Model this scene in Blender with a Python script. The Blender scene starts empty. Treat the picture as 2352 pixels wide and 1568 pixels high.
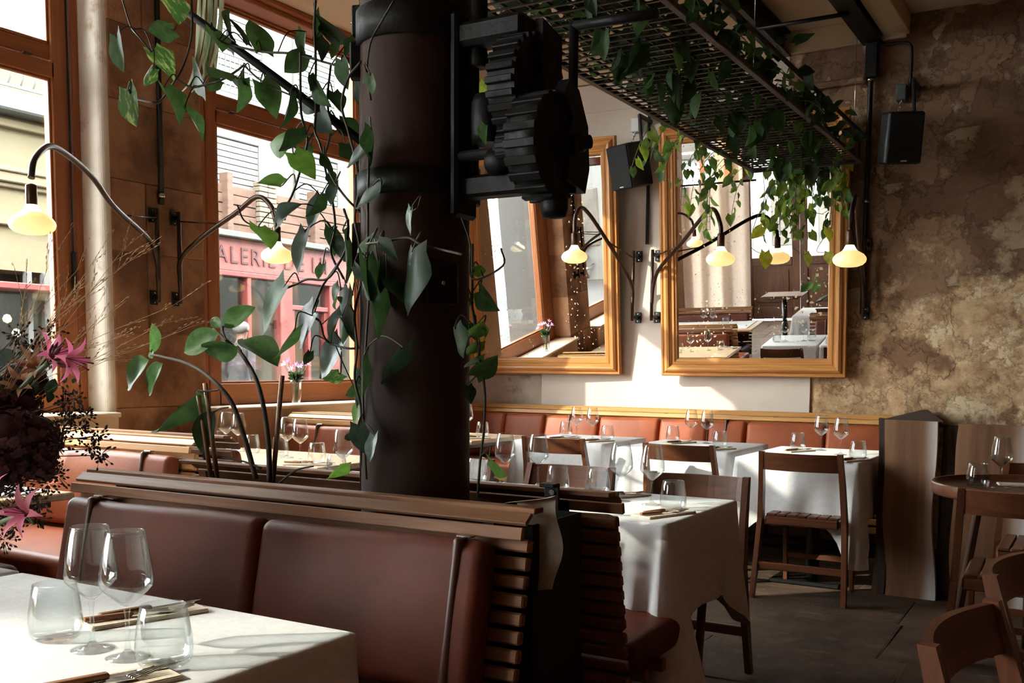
import bpy, math, random
from mathutils import Vector as V, Matrix
S = bpy.context.scene
COL = S.collection
R = math.radians
random.seed(7)

# ------------------------------------------------------------------ camera
cam_data = bpy.data.cameras.new('camera')
cam_data.sensor_width = 36.0
cam_data.lens = 2316.1 / 2352 * 36
cam_data.shift_y = 257.6 / 2352
cam_data.clip_start = 0.05
cam_data.clip_end = 200
cam = bpy.data.objects.new('camera', cam_data)
COL.objects.link(cam)
def cam_matrix(yaw, pitch, roll, loc):
    f0 = V((-math.sin(yaw), math.cos(yaw), 0)); r0 = V((math.cos(yaw), math.sin(yaw), 0)); u0 = V((0, 0, 1))
    f = f0 * math.cos(pitch) - u0 * math.sin(pitch)
    u = u0 * math.cos(pitch) + f0 * math.sin(pitch)
    r = r0 * math.cos(roll) - u * math.sin(roll)
    u2 = u * math.cos(roll) + r0 * math.sin(roll)
    return Matrix(((r.x, u2.x, -f.x, loc[0]), (r.y, u2.y, -f.y, loc[1]), (r.z, u2.z, -f.z, loc[2]), (0, 0, 0, 1)))
cam.matrix_world = cam_matrix(0.5332, 0.0882, -0.0072, (0, 0, 1.25))
S.camera = cam

# ------------------------------------------------------------------ light
EXPOSURE = 1.55
SKY = 11.0
SUN = 3.4
world = bpy.data.worlds.new('world')
S.world = world
world.use_nodes = True
bg = world.node_tree.nodes['Background']
bg.inputs['Color'].default_value = (0.97, 0.975, 1.0, 1)
bg.inputs['Strength'].default_value = SKY
sd = bpy.data.lights.new('sun', 'SUN')
sd.energy = SUN
sd.color = (1.0, 0.92, 0.80)
sd.angle = R(0.6)
sun = bpy.data.objects.new('sun', sd)
COL.objects.link(sun)
SUN_DIR = V((1.0, 0.93, -0.683)).normalized()
sun.rotation_euler = SUN_DIR.to_track_quat('-Z', 'Y').to_euler()
sun.location = (-12, -11, 9)
S.view_settings.view_transform = 'Standard'
S.view_settings.look = 'None'
S.view_settings.exposure = EXPOSURE
S.view_settings.gamma = 1.0
S.view_settings.use_curve_mapping = False
cy = S.cycles
cy.max_bounces = 12
cy.diffuse_bounces = 8
cy.glossy_bounces = 5
cy.transmission_bounces = 8
cy.transparent_max_bounces = 24
cy.caustics_reflective = False
cy.caustics_refractive = False
cy.sample_clamp_indirect = 6.0
cy.use_denoising = True

# ------------------------------------------------------------------ mesh helpers
class MB:
    def __init__(self, M=None):
        self.v = []; self.f = []; self.s = []; self.M = M
    def add(self, vs, fs, smooth=False):
        o = len(self.v)
        if self.M is not None:
            vs = [self.M @ V(p) for p in vs]
        self.v += [tuple(p) for p in vs]
        self.f += [tuple(i + o for i in f) for f in fs]
        self.s += [smooth] * len(fs)
        return self
    def box(self, x0, x1, y0, y1, z0, z1, b=0.0):
        return self.obox(((x0+x1)/2, (y0+y1)/2, (z0+z1)/2), V(((x1-x0)/2, 0, 0)), V((0, (y1-y0)/2, 0)), V((0, 0, (z1-z0)/2)), b)
    def obox(self, c, a, bb, cc, b=0.0):
        c = V(c); L = [a.length, bb.length, cc.length]; A = [a / L[0], bb / L[1], cc / L[2]]
        if b <= 0:
            vs = [c + A[0]*L[0]*sx + A[1]*L[1]*sy + A[2]*L[2]*sz for sx in (-1, 1) for sy in (-1, 1) for sz in (-1, 1)]
            return self.add(vs, [(0, 1, 3, 2), (4, 6, 7, 5), (0, 4, 5, 1), (2, 3, 7, 6), (0, 2, 6, 4), (1, 5, 7, 3)])
        b = min(b, min(L) * 0.95)
        vs = []; idx = {}
        for sx in (-1, 1):
            for sy in (-1, 1):
                for sz in (-1, 1):
                    for ax in range(3):
                        l = [L[k] - (0 if k == ax else b) for k in range(3)]
                        idx[(sx, sy, sz, ax)] = len(vs)
                        vs.append(c + A[0]*l[0]*sx + A[1]*l[1]*sy + A[2]*l[2]*sz)
        fs = []
        for ax in range(3):
            u, w = (ax + 1) % 3, (ax + 2) % 3
            for s in (-1, 1):
                q = []
                for (p, r) in ((-1, -1), (1, -1), (1, 1), (-1, 1)):
                    k = [0, 0, 0]; k[ax] = s; k[u] = p; k[w] = r
                    q.append(idx[(*k, ax)])
                fs.append(tuple(q if s > 0 else q[::-1]))
            for p in (-1, 1):
                for r in (-1, 1):
                    q = []
                    for s, axx in ((-1, u), (1, u), (1, w), (-1, w)):
                        k = [0, 0, 0]; k[ax] = s; k[u] = p; k[w] = r
                        q.append(idx[(*k, axx)])
                    fs.append(tuple(q if p * r > 0 else q[::-1]))
        for sx in (-1, 1):
            for sy in (-1, 1):
                for sz in (-1, 1):
                    q = [idx[(sx, sy, sz, k)] for k in range(3)]
                    fs.append(tuple(q if sx * sy * sz > 0 else q[::-1]))
        return self.add(vs, fs)
    def bar(self, p, q, w, h, up=(0, 0, 1), b=0.0):
        p = V(p); q = V(q); d = q - p; l = d.length; d.normalize()
        s = d.cross(V(up))
        if s.length < 1e-4: s = d.cross(V((1, 0, 0)))
        s.normalize(); u = s.cross(d).normalized()
        return self.obox((p + q) / 2, d * (l / 2), s * (w / 2), u * (h / 2), b)
    def tube(self, pts, r, n=8, caps=True):
        pts = [V(p) for p in pts]; m = len(pts)
        rs = r if isinstance(r, (list, tuple)) else [r] * m
        t0 = (pts[1] - pts[0]).normalized()
        nrm = t0.cross(V((0, 0, 1)))
        if nrm.length < 1e-3: nrm = t0.cross(V((1, 0, 0)))
        nrm.normalize(); vs = []
        for i in range(m):
            t = (pts[min(i + 1, m - 1)] - pts[max(i - 1, 0)])
            t = t.normalized() if t.length > 1e-9 else t0
            nrm = (nrm - t * nrm.dot(t))
            if nrm.length < 1e-6: nrm = t.cross(V((0.3, 0.7, 0.2)))
            nrm.normalize(); bn = t.cross(nrm)
            for k in range(n):
                a = 2 * math.pi * k / n
                vs.append(pts[i] + (nrm * math.cos(a) + bn * math.sin(a)) * rs[i])
        fs = [(i*n + k, i*n + (k+1) % n, (i+1)*n + (k+1) % n, (i+1)*n + k) for i in range(m - 1) for k in range(n)]
        self.add(vs, fs, True)
        if caps:
            o = len(self.v) - len(vs)
            self.f += [tuple(o + k for k in range(n))[::-1], tuple(o + (m-1)*n + k for k in range(n))]
            self.s += [False, False]
        return self
    def lathe(self, prof, n=24, c=(0, 0, 0), axis='z', smooth=True, caps=True):
        vs = []
        c = V(c)
        for (r, z) in prof:
            for k in range(n):
                a = 2 * math.pi * k / n
                x, y = r * math.cos(a), r * math.sin(a)
                p = (x, y, z) if axis == 'z' else ((z, x, y) if axis == 'x' else (x, z, -y))
                vs.append(c + V(p))
        m = len(prof)
        fs = [(i*n + k, i*n + (k+1) % n, (i+1)*n + (k+1) % n, (i+1)*n + k) for i in range(m - 1) for k in range(n)]
        o = len(self.v)
        self.add(vs, fs, smooth)
        if caps:
            if prof[0][0] > 1e-6:
                self.f.append(tuple(o + k for k in range(n))[::-1]); self.s.append(False)
            if prof[-1][0] > 1e-6:
                self.f.append(tuple(o + (m-1)*n + k for k in range(n))); self.s.append(False)
        return self
    def prism(self, poly, d, o=(0, 0, 0), u=(1, 0, 0), w=(0, 0, 1)):
        # polygon in the plane (u, w) at o, extruded by vector d
        o = V(o); u = V(u); w = V(w); d = V(d); n = len(poly)
        a = [o + u * p[0] + w * p[1] for p in poly]
        vs = a + [p + d for p in a]
        fs = [tuple(range(n))[::-1], tuple(range(n, 2 * n))]
        fs += [(i, (i + 1) % n, n + (i + 1) % n, n + i) for i in range(n)]
        return self.add(vs, fs)
    def grid(self, nu, nv, fn, smooth=True, closed=False):
        vs = [fn(i / (nu if closed else nu - 1), j / (nv - 1)) for j in range(nv) for i in range(nu)]
        fs = []
        for j in range(nv - 1):
            for i in range(nu if closed else nu - 1):
                k = (i + 1) % nu
                fs.append((j*nu + i, j*nu + k, (j+1)*nu + k, (j+1)*nu + i))
        return self.add(vs, fs, smooth)
    def data(self, name, mat):
        me = bpy.data.meshes.new(name)
        me.from_pydata(self.v, [], self.f)
        me.polygons.foreach_set('use_smooth', self.s)
        if mat is not None: me.materials.append(mat)
        me.update()
        return me
    def build(self, name, mat, parent=None, loc=None):
        o = parent.location.copy() if parent is not None else V(loc if loc is not None else (0, 0, 0))
        q = parent
        while parent is not None and q.parent is not None:
            q = q.parent; o = o + q.location
        if o.length > 0:
            self.v = [(p[0]-o.x, p[1]-o.y, p[2]-o.z) for p in self.v]
        ob = bpy.data.objects.new(name, self.data(name, mat))
        COL.objects.link(ob)
        if parent is not None: ob.parent = parent
        else: ob.location = o
        return ob

def tag(o, label, cat=None, group=None, kind=None):
    if label: o['label'] = label
    if cat: o['category'] = cat
    if group: o['group'] = group
    if kind: o['kind'] = kind
    return o
def thing(name, label, cat, loc=(0, 0, 0), group=None, rz=0.0):
    o = bpy.data.objects.new(name, None)
    COL.objects.link(o)
    o.location = loc; o.rotation_euler = (0, 0, rz); o.empty_display_size = 0.1
    return tag(o, label, cat, group)
def struct(name, mb, mat):
    return tag(mb.build(name, mat), None, kind='structure')
def inst(name, me, parent, loc, rot=(0, 0, 0), sc=(1, 1, 1)):
    o = bpy.data.objects.new(name, me)
    COL.objects.link(o)
    o.parent = parent; o.location = loc; o.rotation_euler = rot; o.scale = sc
    return o
def copy_tree(o, label, loc, rz=0.0, parent=None):
    c = o.copy(); COL.objects.link(c)
    if parent is None:
        c.location = loc; c.rotation_euler = (0, 0, rz); c['label'] = label
    else: c.parent = parent
    for ch in list(o.children): copy_tree(ch, None, None, 0, c)
    return c
def crv(p, n=12):
    # Catmull-Rom through the points
    p = [V(q) for q in p]
    p = [p[0] * 2 - p[1]] + p + [p[-1] * 2 - p[-2]]
    out = []
    for i in range(1, len(p) - 2):
        for k in range(n):
            t = k / n; a, b, c, d = p[i-1], p[i], p[i+1], p[i+2]
            out.append(0.5 * ((2*b) + (c-a)*t + (2*a-5*b+4*c-d)*t*t + (3*b-a-3*c+d)*t**3))
    out.append(p[-2])
    return out

# ------------------------------------------------------------------ materials
def lin(c):
    return tuple(((x/255)/12.92 if x/255 <= 0.04045 else ((x/255+0.055)/1.055)**2.4) for x in c[:3]) + (1,)
def nodes(name):
    m = bpy.data.materials.new(name); m.use_nodes = True
    nt = m.node_tree
    return m, nt, nt.nodes['Principled BSDF']
def mat(name, c1, c2=None, scale=6, stretch=(1, 1, 1), rough=0.5, metal=0.0, bump=0.0, bscale=None, coat=0.0, lo=0.35, hi=0.65,
        rnd=0.0, detail=6, spec=0.5, c3=None, scale3=2.0, lo3=0.5, hi3=0.6, dist=0.0, rough2=None, world=False, emit=None, sheen=0.0):
    m, nt, b = nodes(name); N = nt.nodes; Lk = nt.links.new
    b.inputs['Roughness'].default_value = rough
    b.inputs['Metallic'].default_value = metal
    b.inputs['Specular IOR Level'].default_value = spec
    b.inputs['Coat Weight'].default_value = coat
    b.inputs['Coat Roughness'].default_value = 0.25
    b.inputs['Sheen Weight'].default_value = sheen
    b.inputs['Base Color'].default_value = lin(c1)
    out = None
    if c2 is not None or bump or c3 is not None:
        tc = N.new('ShaderNodeTexCoord'); src = tc.outputs['Object']
        if world:
            g = N.new('ShaderNodeNewGeometry'); src = g.outputs['Position']
        mp = N.new('ShaderNodeMapping'); mp.inputs['Scale'].default_value = stretch
        Lk(src, mp.inputs['Vector'])
        vec = mp.outputs['Vector']
        if rnd:
            oi = N.new('ShaderNodeObjectInfo'); ad = N.new('ShaderNodeVectorMath'); ad.operation = 'ADD'
            ml = N.new('ShaderNodeMath'); ml.operation = 'MULTIPLY'; ml.inputs[1].default_value = 37.0
            Lk(oi.outputs['Random'], ml.inputs[0]); Lk(vec, ad.inputs[0]); Lk(ml.outputs[0], ad.inputs[1]); vec = ad.outputs[0]
        nz = N.new('ShaderNodeTexNoise'); nz.inputs['Scale'].default_value = scale; nz.inputs['Detail'].default_value = detail
        nz.inputs['Roughness'].default_value = 0.6; nz.inputs['Distortion'].default_value = dist
        Lk(vec, nz.inputs['Vector'])
        if c2 is not None:
            rp = N.new('ShaderNodeValToRGB'); e = rp.color_ramp.elements
            e[0].position = lo; e[0].color = lin(c1); e[1].position = hi; e[1].color = lin(c2)
            Lk(nz.outputs['Fac'], rp.inputs[0]); out = rp.outputs[0]
        if c3 is not None:
            n3 = N.new('ShaderNodeTexNoise'); n3.inputs['Scale'].default_value = scale3; n3.inputs['Detail'].default_value = 8
            n3.inputs['Roughness'].default_value = 0.65
            Lk(vec, n3.inputs['Vector'])
            r3 = N.new('ShaderNodeMapRange'); r3.inputs[1].default_value = lo3; r3.inputs[2].default_value = hi3
            Lk(n3.outputs['Fac'], r3.inputs[0])
            mx = N.new('ShaderNodeMix'); mx.data_type = 'RGBA'
            Lk(r3.outputs[0], mx.inputs[0])
            if out is not None: Lk(out, mx.inputs[6])
            else: mx.inputs[6].default_value = lin(c1)
            mx.inputs[7].default_value = lin(c3); out = mx.outputs[2]
        if rnd and out is not None:
            hs = N.new('ShaderNodeHueSaturation'); mr = N.new('ShaderNodeMapRange')
            mr.inputs[3].default_value = 1 - rnd; mr.inputs[4].default_value = 1 + rnd
            Lk(oi.outputs['Random'], mr.inputs[0]); Lk(mr.outputs[0], hs.inputs['Value']); Lk(out, hs.inputs['Color']); out = hs.outputs[0]
        if out is not None: Lk(out, b.inputs['Base Color'])
        if rough2 is not None:
            mr2 = N.new('ShaderNodeMapRange'); mr2.inputs[1].default_value = 0.3; mr2.inputs[2].default_value = 0.7
            mr2.inputs[3].default_value = rough; mr2.inputs[4].default_value = rough2
            Lk(nz.outputs['Fac'], mr2.inputs[0]); Lk(mr2.outputs[0], b.inputs['Roughness'])
        if bump:
            nb = nz
            if bscale:
                nb = N.new('ShaderNodeTexNoise'); nb.inputs['Scale'].default_value = bscale; nb.inputs['Detail'].default_value = 8
                Lk(vec, nb.inputs['Vector'])
            bp = N.new('ShaderNodeBump'); bp.inputs['Strength'].default_value = bump; bp.inputs['Distance'].default_value = 0.02
            Lk(nb.outputs['Fac'], bp.inputs['Height']); Lk(bp.outputs[0], b.inputs['Normal'])
    if emit is not None:
        b.inputs['Emission Color'].default_value = lin(emit[0]); b.inputs['Emission Strength'].default_value = emit[1]
    return m
def wood(name, c1, c2, axis='x', rough=0.45, rnd=0.10, coat=0.15, sc=1.0, bump=0.08):
    st = {'x': (0.9*sc, 14*sc, 14*sc), 'y': (14*sc, 0.9*sc, 14*sc), 'z': (14*sc, 14*sc, 0.9*sc)}[axis]
    return mat(name, c1, c2, scale=2.2, stretch=st, rough=rough, bump=bump, coat=coat, rnd=rnd, lo=0.3, hi=0.7, dist=0.6, spec=0.25)
def glass_thin(name, tint=(250, 252, 252), base=0.03, edge=0.55, ior=1.3):
    m = bpy.data.materials.new(name); m.use_nodes = True
    nt = m.node_tree; N = nt.nodes; Lk = nt.links.new; N.clear()
    out = N.new('ShaderNodeOutputMaterial'); mx = N.new('ShaderNodeMixShader')
    tr = N.new('ShaderNodeBsdfTransparent'); gl = N.new('ShaderNodeBsdfGlossy')
    gl.inputs['Roughness'].default_value = 0.02
    lw = N.new('ShaderNodeLayerWeight'); lw.inputs['Blend'].default_value = 0.2
    mr = N.new('ShaderNodeMapRange'); mr.inputs[3].default_value = base; mr.inputs[4].default_value = edge
    Lk(lw.outputs['Facing'], mr.inputs[0])
    rp = N.new('ShaderNodeValToRGB'); e = rp.color_ramp.elements
    e[0].position = 0.55; e[0].color = lin(tint); e[1].position = 1.0; e[1].color = lin([x * 0.88 for x in tint])
    Lk(lw.outputs['Facing'], rp.inputs[0]); Lk(rp.outputs[0], tr.inputs['Color'])
    Lk(mr.outputs[0], mx.inputs[0]); Lk(tr.outputs[0], mx.inputs[1]); Lk(gl.outputs[0], mx.inputs[2])
    Lk(mx.outputs[0], out.inputs['Surface'])
    return m

M = {}
M['oak'] = {a: wood('oak_' + a, (176, 122, 66), (206, 156, 96), a) for a in 'xyz'}
M['walnut'] = {a: wood('walnut_' + a, (104, 68, 45), (146, 102, 70), a, rough=0.55, coat=0.0) for a in 'xyz'}
M['chair'] = {a: wood('chair_wood_' + a, (80, 46, 30), (112, 66, 42), a, rough=0.38) for a in 'xyz'}
M['darkwood'] = {a: wood('dark_wood_' + a, (58, 36, 26), (84, 54, 38), a, rough=0.45) for a in 'xyz'}
M['frame'] = {a: wood('window_wood_' + a, (142, 84, 46), (166, 102, 60), a, rough=0.5, rnd=0.04) for a in 'xyz'}
M['gilt'] = {a: wood('mirror_frame_wood_' + a, (172, 112, 58), (204, 146, 84), a, rough=0.4, rnd=0.04) for a in 'xyz'}
M['table'] = {a: wood('table_wood_' + a, (196, 160, 122), (226, 196, 160), a, rough=0.35, coat=0.3) for a in 'xyz'}
M['plank'] = mat('live_edge_plank', (112, 74, 50), (160, 116, 82), scale=1.1, stretch=(7, 7, 0.5), rough=0.5, bump=0.05, rnd=0.06, c3=(86, 56, 40), scale3=1.3, lo3=0.5, hi3=0.66, dist=1.2)
M['leather'] = mat('leather', (78, 36, 23), (106, 50, 32), scale=2.5, spec=0.22, rough=0.46, bump=0.05, bscale=60, coat=0.0, rnd=0.05, rough2=0.58, c3=(62, 30, 22), scale3=1.2, lo3=0.5, hi3=0.75)
M['leather_tan'] = mat('leather_tan', (134, 66, 38), (166, 88, 52), scale=2.5, rough=0.44, spec=0.25, bump=0.05, bscale=60, coat=0.0, rnd=0.05, rough2=0.48, c3=(120, 58, 32), scale3=1.2, lo3=0.5, hi3=0.75)
M['strap'] = mat('strap_leather', (74, 36, 24), rough=0.45)
M['cloth'] = mat('white_cloth', (220, 218, 217), (230, 228, 227), scale=40, rough=0.85, bump=0.05, bscale=120, spec=0.2, sheen=0.1)
M['napkin'] = mat('cream_linen', (206, 190, 168), (220, 206, 186), scale=60, rough=0.9, bump=0.06, bscale=150, spec=0.1)
M['iron'] = mat('black_iron', (17, 16, 16), (26, 24, 23), scale=12, rough=0.45, metal=0.35, bump=0.08, bscale=30)
M['castiron'] = mat('dark_cast_iron', (11, 10, 10), (19, 16, 15), scale=9, rough=0.55, metal=0.0, spec=0.25, bump=0.2, bscale=24)
M['lampmetal'] = mat('bronze_tube', (58, 44, 36), (72, 56, 46), scale=8, rough=0.35, metal=0.7)
M['steel'] = mat('steel', (190, 186, 180), rough=0.22, metal=1.0)
M['brass'] = mat('socket_metal', (74, 48, 34), rough=0.35, metal=0.6)
M['bulb'] = mat('lit_opal_glass', (255, 240, 200), rough=0.3, emit=((255, 214, 134), 0.36))
M['bulbneck'] = mat('lit_opal_neck', (255, 248, 226), rough=0.3, emit=((255, 236, 194), 0.62))
M['glass'] = glass_thin('thin_glass', base=0.012, edge=0.8)
M['pane'] = glass_thin('window_pane', (244, 248, 246))
M['soil'] = mat('soil', (30, 22, 16), (46, 34, 26), scale=40, rough=0.95, bump=0.5)
M['speaker'] = mat('black_speaker_shell', (13, 13, 14), (17, 17, 18), scale=200, rough=0.55, bump=0.04, bscale=300)
M['grille'] = mat('speaker_grille_cloth', (9, 9, 10), (14, 14, 15), scale=400, rough=0.8)
M['white'] = mat('white_enamel', (225, 226, 226), rough=0.4)
def solid_glass(name):
    m, nt, b = nodes(name)
    b.inputs['Base Color'].default_value = (1, 1, 1, 1); b.inputs['Roughness'].default_value = 0.0
    b.inputs['IOR'].default_value = 1.5; b.inputs['Transmission Weight'].default_value = 1.0
    return m
M['solidglass'] = solid_glass('clear_glass')

# ------------------------------------------------------------------ setting
XW, YB, ZC = -4.861, 7.432, 3.63
M['floor_base'] = mat('floor_mortar', (56, 43, 34), (76, 60, 48), scale=20, rough=0.9)
M['slab'] = mat('stone_slab', (60, 46, 36), (90, 70, 56), scale=4, rough=0.7, spec=0.3, bump=1.0, bscale=6, rnd=0.04, c3=(110, 92, 76), scale3=6, lo3=0.55, hi3=0.75, world=True)
M['plaster'] = mat('pale_plaster', (206, 190, 176), (220, 206, 192), scale=1.6, rough=0.85, bump=0.03, bscale=30)
M['plaster_tan'] = mat('tan_plaster', (168, 134, 104), (188, 154, 122), scale=2.2, rough=0.9, bump=0.08, bscale=18)
M['oldplaster'] = mat('worn_plaster', (150, 128, 108), (196, 182, 168), scale=2.4, rough=0.92, bump=0.35, bscale=9, lo=0.3, hi=0.62, c3=(118, 94, 74), scale3=4.0, lo3=0.56, hi3=0.68)
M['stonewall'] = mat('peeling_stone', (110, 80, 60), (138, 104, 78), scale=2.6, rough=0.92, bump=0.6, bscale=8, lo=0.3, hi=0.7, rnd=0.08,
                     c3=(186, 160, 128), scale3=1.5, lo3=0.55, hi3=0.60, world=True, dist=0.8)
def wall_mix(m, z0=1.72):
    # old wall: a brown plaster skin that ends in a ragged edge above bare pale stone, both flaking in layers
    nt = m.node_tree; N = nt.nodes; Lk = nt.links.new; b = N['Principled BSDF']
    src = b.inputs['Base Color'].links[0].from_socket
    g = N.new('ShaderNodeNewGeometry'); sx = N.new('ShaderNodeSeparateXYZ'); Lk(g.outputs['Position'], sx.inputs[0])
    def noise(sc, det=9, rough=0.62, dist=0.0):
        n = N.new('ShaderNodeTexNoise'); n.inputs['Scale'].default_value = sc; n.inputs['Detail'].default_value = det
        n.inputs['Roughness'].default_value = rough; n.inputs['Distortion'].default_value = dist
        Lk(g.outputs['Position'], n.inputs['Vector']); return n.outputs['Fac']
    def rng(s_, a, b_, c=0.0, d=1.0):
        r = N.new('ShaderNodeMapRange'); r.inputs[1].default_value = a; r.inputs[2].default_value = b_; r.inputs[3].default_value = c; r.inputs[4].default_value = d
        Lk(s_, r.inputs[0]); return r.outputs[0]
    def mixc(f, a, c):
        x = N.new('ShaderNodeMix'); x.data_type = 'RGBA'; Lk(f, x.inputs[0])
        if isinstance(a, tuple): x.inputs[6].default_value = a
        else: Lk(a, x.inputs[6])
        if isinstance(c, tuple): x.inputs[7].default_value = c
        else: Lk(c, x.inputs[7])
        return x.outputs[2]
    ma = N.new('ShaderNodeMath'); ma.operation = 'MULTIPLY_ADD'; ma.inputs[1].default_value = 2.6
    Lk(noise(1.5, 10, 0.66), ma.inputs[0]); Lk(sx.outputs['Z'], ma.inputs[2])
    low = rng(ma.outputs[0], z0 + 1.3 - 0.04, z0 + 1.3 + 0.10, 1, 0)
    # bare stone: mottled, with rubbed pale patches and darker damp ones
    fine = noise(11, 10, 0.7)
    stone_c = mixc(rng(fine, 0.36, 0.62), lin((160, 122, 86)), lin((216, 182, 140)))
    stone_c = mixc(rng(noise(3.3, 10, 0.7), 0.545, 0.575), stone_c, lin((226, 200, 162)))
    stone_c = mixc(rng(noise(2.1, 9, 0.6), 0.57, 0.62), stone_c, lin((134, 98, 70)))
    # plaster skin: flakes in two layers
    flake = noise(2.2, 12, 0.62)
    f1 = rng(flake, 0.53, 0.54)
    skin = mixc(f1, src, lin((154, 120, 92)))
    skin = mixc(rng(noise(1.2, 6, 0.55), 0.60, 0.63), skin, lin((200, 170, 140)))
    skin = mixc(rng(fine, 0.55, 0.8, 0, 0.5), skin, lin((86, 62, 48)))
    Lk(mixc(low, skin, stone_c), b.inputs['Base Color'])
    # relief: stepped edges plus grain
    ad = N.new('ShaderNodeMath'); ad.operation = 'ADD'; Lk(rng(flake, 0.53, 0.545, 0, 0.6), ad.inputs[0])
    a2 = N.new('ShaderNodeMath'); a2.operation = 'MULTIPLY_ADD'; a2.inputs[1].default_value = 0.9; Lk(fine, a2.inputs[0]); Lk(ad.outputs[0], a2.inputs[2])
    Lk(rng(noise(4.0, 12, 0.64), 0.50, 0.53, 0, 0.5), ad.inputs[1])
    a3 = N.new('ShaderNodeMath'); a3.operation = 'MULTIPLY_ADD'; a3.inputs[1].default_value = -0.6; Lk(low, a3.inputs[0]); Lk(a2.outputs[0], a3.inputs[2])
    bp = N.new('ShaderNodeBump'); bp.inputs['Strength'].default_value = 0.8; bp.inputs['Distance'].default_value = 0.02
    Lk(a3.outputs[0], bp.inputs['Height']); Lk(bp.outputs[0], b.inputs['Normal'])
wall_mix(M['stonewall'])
M['mortar'] = mat('wall_mortar', (120, 96, 70), (150, 124, 92), scale=12, rough=0.95, bump=0.3)
M['pier'] = mat('pier_sandstone', (148, 106, 76), (180, 136, 102), scale=2.2, rough=0.9, bump=0.3, bscale=22, rnd=0.09, c3=(118, 82, 58), scale3=1.6, lo3=0.48, hi3=0.62, lo=0.3, hi=0.7)
M['ceiling'] = mat('cream_ceiling', (206, 184, 156), (216, 196, 168), scale=1.2, rough=0.9)
M['darkwall'] = mat('dark_panelled_wall', (84, 54, 40), (98, 64, 48), scale=3, rough=0.7)

fl = struct('floor', MB().box(-5.0, 2.6, -3.3, YB + 0.05, -0.12, -0.014), M['floor_base'])
rs = random.Random(3)
y = -3.2
while y < 7.4:
    d = min(rs.uniform(0.48, 0.72), 7.43 - y)
    x = -4.9 + rs.uniform(-0.4, 0)
    while x < 2.5:
        w = rs.uniform(0.6, 1.05)
        x0, x1 = max(x, -4.9), min(x + w, 2.5)
        if x1 - x0 > 0.08:
            j = [rs.uniform(-0.012, 0.012) for _ in range(8)]
            h = [rs.uniform(-0.006, 0.0) for _ in range(9)]
            g = 0.0006; c = 0.006
            P4 = [(x0+g+j[0], y+g+j[1]), (x1-g+j[2], y+g+j[3]), (x1-g+j[4], y+d-g+j[5]), (x0+g+j[6], y+d-g+j[7])]
            cx = sum(p[0] for p in P4)/4; cyy = sum(p[1] for p in P4)/4
            ins = [(p[0]+(cx-p[0])*c/0.3, p[1]+(cyy-p[1])*c/0.3) for p in P4]
            vs = [(*p, -0.05) for p in P4] + [(*p, -0.003) for p in P4] + [(*p, h[i]) for i, p in enumerate(ins)] + [(cx, cyy, h[8])]
            fs = []
            for i in range(4):
                k = (i+1) % 4
                fs += [(i, k, 4+k, 4+i), (4+i, 4+k, 8+k, 8+i), (8+i, 8+k, 12)]
            MB().add(vs, fs).build('stone_slab', M['slab'], fl)
        x += w
    y += d

# back wall
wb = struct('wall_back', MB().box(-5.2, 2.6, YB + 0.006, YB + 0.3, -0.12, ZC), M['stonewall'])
MB().box(-4.84, -4.1, YB - 0.004, YB + 0.02, 0.0, 1.16, 0.004).build('rough_plaster', M['oldplaster'], wb)
MB().box(-4.84, -4.1, YB, YB + 0.02, 1.16, 3.47, 0.004).build('plaster_coat', M['plaster_tan'], wb)
MB().box(-4.1, -1.868, YB - 0.01, YB + 0.02, 0.0, 3.25, 0.004).build('plaster_panel', M['plaster'], wb)
MB().box(-4.1, -2.09, YB - 0.01, YB + 0.02, 3.25, 3.47, 0.004).build('plaster_band', M['plaster'], wb)
MB().box(-4.86, -1.3, YB - 0.03, YB + 0.02, 3.475, ZC, 0.004).build('cornice', M['ceiling'], wb)
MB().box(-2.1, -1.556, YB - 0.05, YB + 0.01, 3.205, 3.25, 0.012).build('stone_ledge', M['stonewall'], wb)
rs = random.Random(11)
from mathutils import noise as mnoise
def stone(parent, x0, x1, z0, z1, yf, name='stone_block', amp=0.012):
    g = 0.0015
    x0 += g; x1 -= g; z0 += g; z1 -= g
    nu, nv = 9, 7
    off = rs.uniform(-0.004, 0.006); sd_ = rs.uniform(0, 50)
    def fn(u, v):
        e = min(u, 1-u, v, 1-v)
        x = x0 + (x1-x0)*u; z = z0 + (z1-z0)*v
        n = mnoise.noise((x*3.2+sd_, z*3.2, 0)) + 0.6*mnoise.noise((x*9, z*9, sd_))
        if e < 0.01: return (x, yf + 0.009, z)
        return (x, yf + off + amp*n, z)
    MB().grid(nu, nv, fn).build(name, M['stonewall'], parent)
z = 0.0
for hh in (0.40, 0.36, 0.38, 0.34, 0.30, 0.36, 0.34, 0.38, 0.36, 0.41):
    x = -1.868
    first = rs.choice((0.42, 0.66, 0.72))
    while x < 2.5:
        w = first if x < -1.8 else rs.uniform(0.5, 0.95)
        x1 = min(x + w, 2.5)
        if 3.2 < z + hh and x < -1.3: pass
        stone(wb, x, x1, z, min(z + hh, ZC), YB)
        x = x1
    z += hh
stone(wb, -2.09, -1.86, 3.25, 3.47, YB)

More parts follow.
